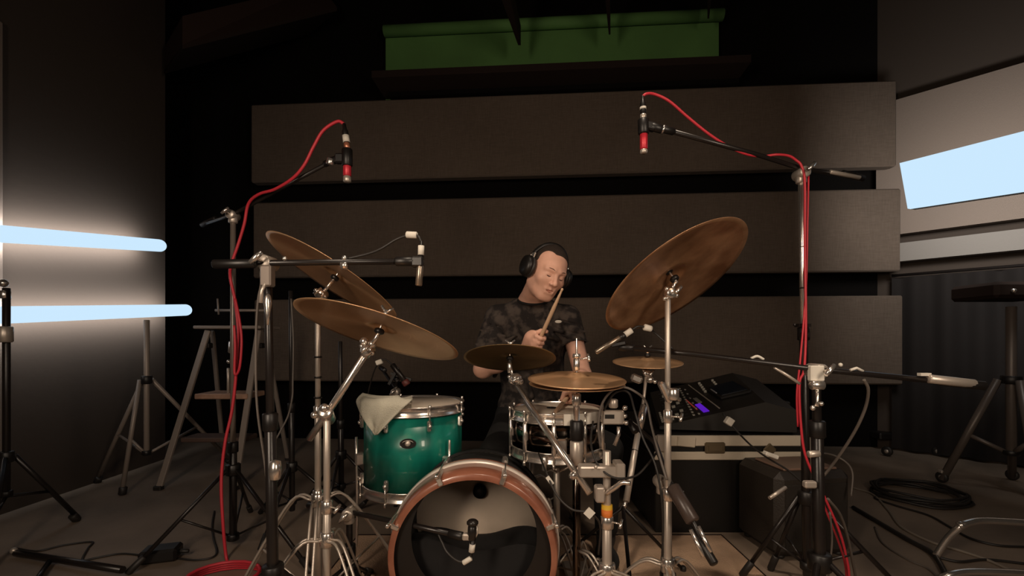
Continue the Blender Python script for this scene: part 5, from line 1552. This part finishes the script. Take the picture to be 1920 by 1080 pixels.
# arms
F.cone(S_R, E_R, .050, .040, k=.03); F.cone(E_R, E_R.lerp(W_R, .35), .039, .041, k=.02); F.cone(E_R.lerp(W_R, .35), W_R, .040, .026, k=.02)
F.cone(S_L, E_L, .050, .040, k=.03); F.cone(E_L, E_L.lerp(W_L, .35), .039, .041, k=.02); F.cone(E_L.lerp(W_L, .35), W_L, .040, .026, k=.02)
# head
F.ell(H(0, .016, .030), (.081, .098, .090), HMl, k=.02)
F.ell(H(0, -.026, -.022), (.070, .070, .088), HMl, k=.025)
F.ell(H(0, -.028, -.080), (.053, .052, .040), HMl, k=.025)
F.ell(H(0, -.066, -.104), (.024, .018, .017), HMl, k=.022)
F.cone(H(-.052, .0, -.055), H(-.022, -.058, -.100), .018, .014, k=.025)
F.cone(H(.052, .0, -.055), H(.022, -.058, -.100), .018, .014, k=.025)
for s_ in (-1, 1):
    F.ell(H(s_ * .042, -.062, -.026), (.022, .018, .018), HMl, k=.022)          # cheekbone
    F.cone(H(s_ * .014, -.086, .022), H(s_ * .046, -.070, .022), .0075, .007, k=.018)   # brow
    F.ell(H(s_ * .031, -.098, .003), (.017, .015, .012), HMl, k=.012, cut=True)        # socket
    F.ell(H(s_ * .031, -.0755, .000), (.0155, .0125, .0095), HMl, k=.006)              # lowered lid
    F.ell(H(s_ * .080, .018, -.012), (.010, .018, .030), HMl, k=.008)                  # ear
F.cone(H(0, -.086, .014), H(0, -.107, -.026), .0075, .0105, k=.009)
F.ell(H(0, -.110, -.031), (.0105, .010, .0085), HMl, k=.007)
for s_ in (-1, 1):
    F.ell(H(s_ * .0125, -.100, -.034), (.0075, .009, .0065), HMl, k=.005)
    F.cone(H(s_ * .007, -.106, -.043), H(s_ * .007, -.100, -.036), .0028, .0026, k=.002, cut=True)
F.cone(H(-.021, -.084, -.0600), H(.021, -.084, -.0600), .0050, .0050, k=.012)
F.cone(H(0, -.092, -.058), H(0, -.090, -.060), .0045, .0045, k=.010)
F.cone(H(-.017, -.0835, -.0755), H(.017, -.0845, -.0755), .0055, .0055, k=.012)
F.ell(H(0, -.093, -.0675), (.0200, .013, .0036), HMl, k=.003, cut=True)


def fist(F, C, S, wrist, q, r_st=.0075):
    """hand closed round a stick: C centre of the grip, S stick direction (thumb end), q direction the fingers leave the palm"""
    S = V(S).normalized(); p = (V(wrist) - C); p = (p - S * p.dot(S)).normalized()
    q = V(q); q = (q - S * q.dot(S) - p * q.dot(p)).normalized()
    pal = C + p * .030 - q * .012
    # palm: from the wrist to the knuckles
    M_ = [[p[i], q[i], S[i]] for i in range(3)]
    F.ell(pal, (.034, .016, .041), M_, k=.008)
    F.cone(wrist, pal + p * .012, .026, .022, k=.018)
    F.ell(C + p * .004 - q * .022, (.022, .013, .040), M_, k=.008)
    for i, (off, rr, ln) in enumerate(((.030, .0088, 1.0), (.0105, .0092, 1.06), (-.0095, .0088, 1.0), (-.0285, .0078, .88))):
        c = C + S * off
        R_ = (r_st + rr + .0015)
        def at(deg, k_=1.0):
            t = math.radians(deg)
            return c + (p * math.cos(t) - q * math.sin(t)) * R_ * k_
        kn = c + p * .004 - q * (.026)
        pts = [kn, at(135, 1.25), at(185, 1.1), at(240), at(290 + 12 * (ln - 1))]
        for a, b, ra, rb in zip(pts[:-1], pts[1:], (rr * 1.08, rr, rr * .96, rr * .9), (rr, rr * .98, rr * .92, rr * .82)):
            F.cone(a, b, ra, rb, k=.0022)
    # thumb leaves the side of the palm by the wrist and lies along the stick
    t0 = pal + S * .026 + q * .008; t1 = C + p * .020 + S * .046 + q * .012; t2 = C + S * .058 + q * (r_st + .008) - p * .004
    F.cone(t0, t1, .0125, .0105, k=.006); F.cone(t1, t2, .0100, .0082, k=.003)


GR = P(1009, 643, 1.90); SR = (P(1057, 536, 1.80) - P(1009, 643, 1.90)).normalized()
fist(F, GR, SR, W_R, V((.2, .9, -.1)))
GL = P(1066, 742, 1.92); SL = V((-.30, -.86, -.14)).normalized()
fist(F, GL, SL, W_L, V((-.3, .1, -.9)))
body = F.obj('body', M_SKIN, person, 1)

# lips and closed-eye lines as thin skin-toned parts
MB().tube([H(-.020, -.0865, -.0640), H(-.008, -.0935, -.0615), H(0, -.0945, -.0620), H(.008, -.0935, -.0615), H(.020, -.0865, -.0640)], [.0008, .0017, .0018, .0017, .0008], 8).obj('upper_lip', M_LIP, person)
MB().tube([H(-.018, -.0855, -.0690), H(0, -.0915, -.0735), H(.018, -.0855, -.0690)], [.0010, .0022, .0010], 8).obj('lower_lip', M_LIP, person)
for s_ in (-1, 1):
    MB().tube([H(s_ * .018, -.0835, -.0035), H(s_ * .024, -.0868, -.0062), H(s_ * .031, -.0880, -.0072), H(s_ * .038, -.0860, -.0062), H(s_ * .044, -.0800, -.0030)], [.0010, .0018, .0020, .0018, .0010], 6).obj('eyelash_line', mat('dark_lash', (.035, .015, .01), .7), person)
    MB().tube([H(s_ * .013, -.0940, .0225), H(s_ * .026, -.0905, .0275), H(s_ * .038, -.0840, .0275), H(s_ * .048, -.0740, .0230)], [.0022, .0034, .0030, .0014], 8, flat=.6).obj('eyebrow', mat('thin_brow_hair', (.16, .075, .045), .8), person)

# cropped hair: a thin cap over crown and back
F = Field((HC.x - .16, HC.y - .16, HC.z - .10), (HC.x + .16, HC.y + .16, HC.z + .16), .0027)
F.ell(H(0, .017, .031), (.0840, .1005, .0935), HMl, k=.01)
pn = HM @ V((0, -.80, -.60)); pp = H(0, -.060, .088)
F.half(pp, pn, .006)
pn = HM @ V((0, -.35, -.94)); pp = H(0, .03, .015)
F.half(pp, pn, .006)
F.ell(H(-.072, -.080, .062), (.058, .062, .058), HMl, k=.008, cut=True)
F.ell(H(.085, -.075, .045), (.042, .045, .050), HMl, k=.008, cut=True)
F.obj('hair', M_HAIR, person, 1)

# T-shirt
F = Field((-.26, 1.95, .56), (.48, 2.48, 1.16), .0050)
F.ell(CH + V((0, 0, .02)), (.172, .118, .185), k=.04)
F.ell((CH + PV) / 2 + V((0, 0, .01)), (.160, .116, .17), k=.06)
F.ell(PV + V((0, 0, .03)), (.172, .13, .10), k=.06)
F.cone(NB + V((0, .01, -.035)), S_R + V((.015, 0, -.010)), .060, .060, k=.05)
F.cone(NB + V((0, .01, -.035)), S_L + V((-.015, 0, -.010)), .060, .060, k=.05)
SR_e = S_R.lerp(E_R, .80); SL_e = S_L.lerp(E_L, .50)
F.cone(S_R, SR_e, .060, .066, k=.03)
F.cone(S_L, SL_e, .060, .060, k=.03)
rnd = random.Random(3)
for i in range(26):       # folds
    a = CH + V((rnd.uniform(-.15, .15), -.115 + rnd.uniform(-.01, .01), rnd.uniform(-.17, .10)))
    b = a + V((rnd.uniform(-.07, .07), rnd.uniform(-.01, .02), rnd.uniform(-.10, -.02)))
    F.cone(a, b, .006, .012, k=.018, cut=(i % 2 == 0))
for S_, E_ in ((S_R, SR_e), (S_L, SL_e)):
    for i in range(5):
        c_ = S_.lerp(E_, .2 + .17 * i)
        F.cone(c_ + V((-.06, -.055, .01)), c_ + V((.06, -.06, -.02)), .004, .006, k=.012, cut=(i % 2 == 0))
# openings
F.ell(NB + V((.008, -.040, .022)), (.080, .080, .056), k=.006, cut=True)
d_ = (E_R - S_R).normalized(); F.cone(SR_e + d_ * .050, SR_e + d_ * .14, .085, .09, k=.004, cut=True)
d_ = (E_L - S_L).normalized(); F.cone(SL_e + d_ * .055, SL_e + d_ * .14, .085, .09, k=.004, cut=True)
sh = F.obj('t_shirt', M_CAMO, person, 2)
nk = []
for k in range(40):
    t = 2 * math.pi * k / 40
    nk.append(NB + V((.006 + .072 * math.cos(t), -.026 + .072 * math.sin(t), -.012 + .004 * math.cos(t * 2) + .018 * math.sin(t))))
MB().tube(nk, .0055, 8, closed=True).obj('collar', M_TROUSER, sh)
MB().sphere(P(1047, 603, 2.095), .010, 10, (1.7, .35, .75)).obj('chest_logo', M_WHITETAPE, sh)

# trousers and shoes
F = Field((-.30, 1.70, .03), (.58, 2.48, .74), .0075)
HR, HL = V((.01, 2.25, .56)), V((.20, 2.25, .56))
KR, KL = V((-.07, 1.98, .46)), V((.42, 2.02, .47))
AR, AL = V((-.06, 2.06, .12)), V((.42, 2.02, .12))
F.ell(PV + V((0, 0, -.01)), (.17, .125, .11), k=.05)
for h_, k_, a_2 in ((HR, KR, AR), (HL, KL, AL)):
    F.cone(h_, k_, .092, .070, k=.04); F.cone(k_, a_2, .066, .050, k=.03)
F.obj('trousers', M_TROUSER, person, 2)
for a_2, dx in ((AR, -.02), (AL, -.02)):
    F = Field((a_2.x - .10, a_2.y - .26, -.005), (a_2.x + .10, a_2.y + .10, .16), .006)
    F.ell(a_2 + V((0, .01, -.045)), (.042, .055, .050), k=.03)
    F.ell(a_2 + V((dx, -.11, -.075)), (.047, .11, .030), k=.03)
    F.half((0, 0, .012), (0, 0, -1), .004)
    F.obj('shoe', M_SHOE, person, 1)

# stool under the drummer
st = thing('drum_stool', 'black round drum stool under the drummer', 'stool', (.10, 2.29, 0))
MB().lathe([(0, 0), (.15, 0), (.17, .012), (.17, .05), (.15, .065), (0, .068)], (.10, 2.30, .425), (0, 0, 1), 40).obj('seat', M_BLACK, st)
MB().cyl((.10, 2.30, .1), (.10, 2.30, .425), .014, 12).obj('post', M_STEEL, st)
chrome_legs(st, (.10, 2.30), .26, .26, (.5, 2.6, 4.7), low=.10)

# headphones
hp = thing('headphones', 'black over-ear headphones on the drummer\'s head', 'headphones', H(0, .01, .13))
bp_ = [H(.094 * math.cos(t), .012, .020 + .102 * math.sin(t)) for t in [math.pi * k / 20 for k in range(21)]]
mb = MB()
rdir = HM @ V((0, 1, 0))
mb.tube(bp_, .0075, 10); mb.tube([p_ + rdir * .010 for p_ in bp_], .0068, 10); mb.obj('headband', M_BLACK, hp)
for s_ in (-1, 1):
    ax_ = (HM @ V((s_, 0, 0))).normalized()
    c_ = H(s_ * .078, .006, -.006)
    MB().lathe([(0, 0), (.036, 0), (.049, .004), (.051, .014), (.046, .020), (0, .020)], c_, ax_, 28).obj('ear_cushion', M_CABLE, hp)
    cu_ = MB().lathe([(0, .018), (.046, .018), (.048, .026), (.042, .040), (.024, .046), (0, .046)], c_, ax_, 28).obj('ear_cup', M_BLACK, hp)
    MB().tube([H(s_ * .094, .012, .055), H(s_ * .1135, .006, .020)], .0035, 8).obj('slider', M_CHROME, hp)
    MB().sphere(H(s_ * .118, -.006, .000), .0052, 10).obj('cup_pivot', M_STEEL, cu_)
    if s_ < 0:
        MB().box(H(-.0945, -.010, .050), (.006, .004, .022), HM, bev=.001).obj('silver_plate', M_STEEL, cu_)
        MB().sphere(H(-.115, .020, -.004), .006, 10, (1, 1, .6)).obj('cup_emblem', M_CHROME, cu_)


def stick(label, C, S, back, fwd):
    S = V(S).normalized()
    t = thing('drumstick', label, 'drumstick', C)
    A = C - S * back; L = back + fwd
    MB().lathe([(0, 0), (.0065, .002), (.0084, .010), (.0084, L * .74), (.0042, L - .014), (.0038, L - .012)], A, S, 16).obj('shaft', M_STICK, t)
    MB().lathe([(.0038, L - .014), (.0052, L - .008), (.0050, L - .003), (.0025, L), (0, L)], A, S, 14).obj('tip', M_STICK, t)
stick('pale wooden drumstick raised upright in the drummer\'s near hand beside his face', GR, SR, .085, .255)
stick('wooden drumstick in the drummer\'s lower hand, pointing over the snare', GL, SL, .06, .30)
#--END--
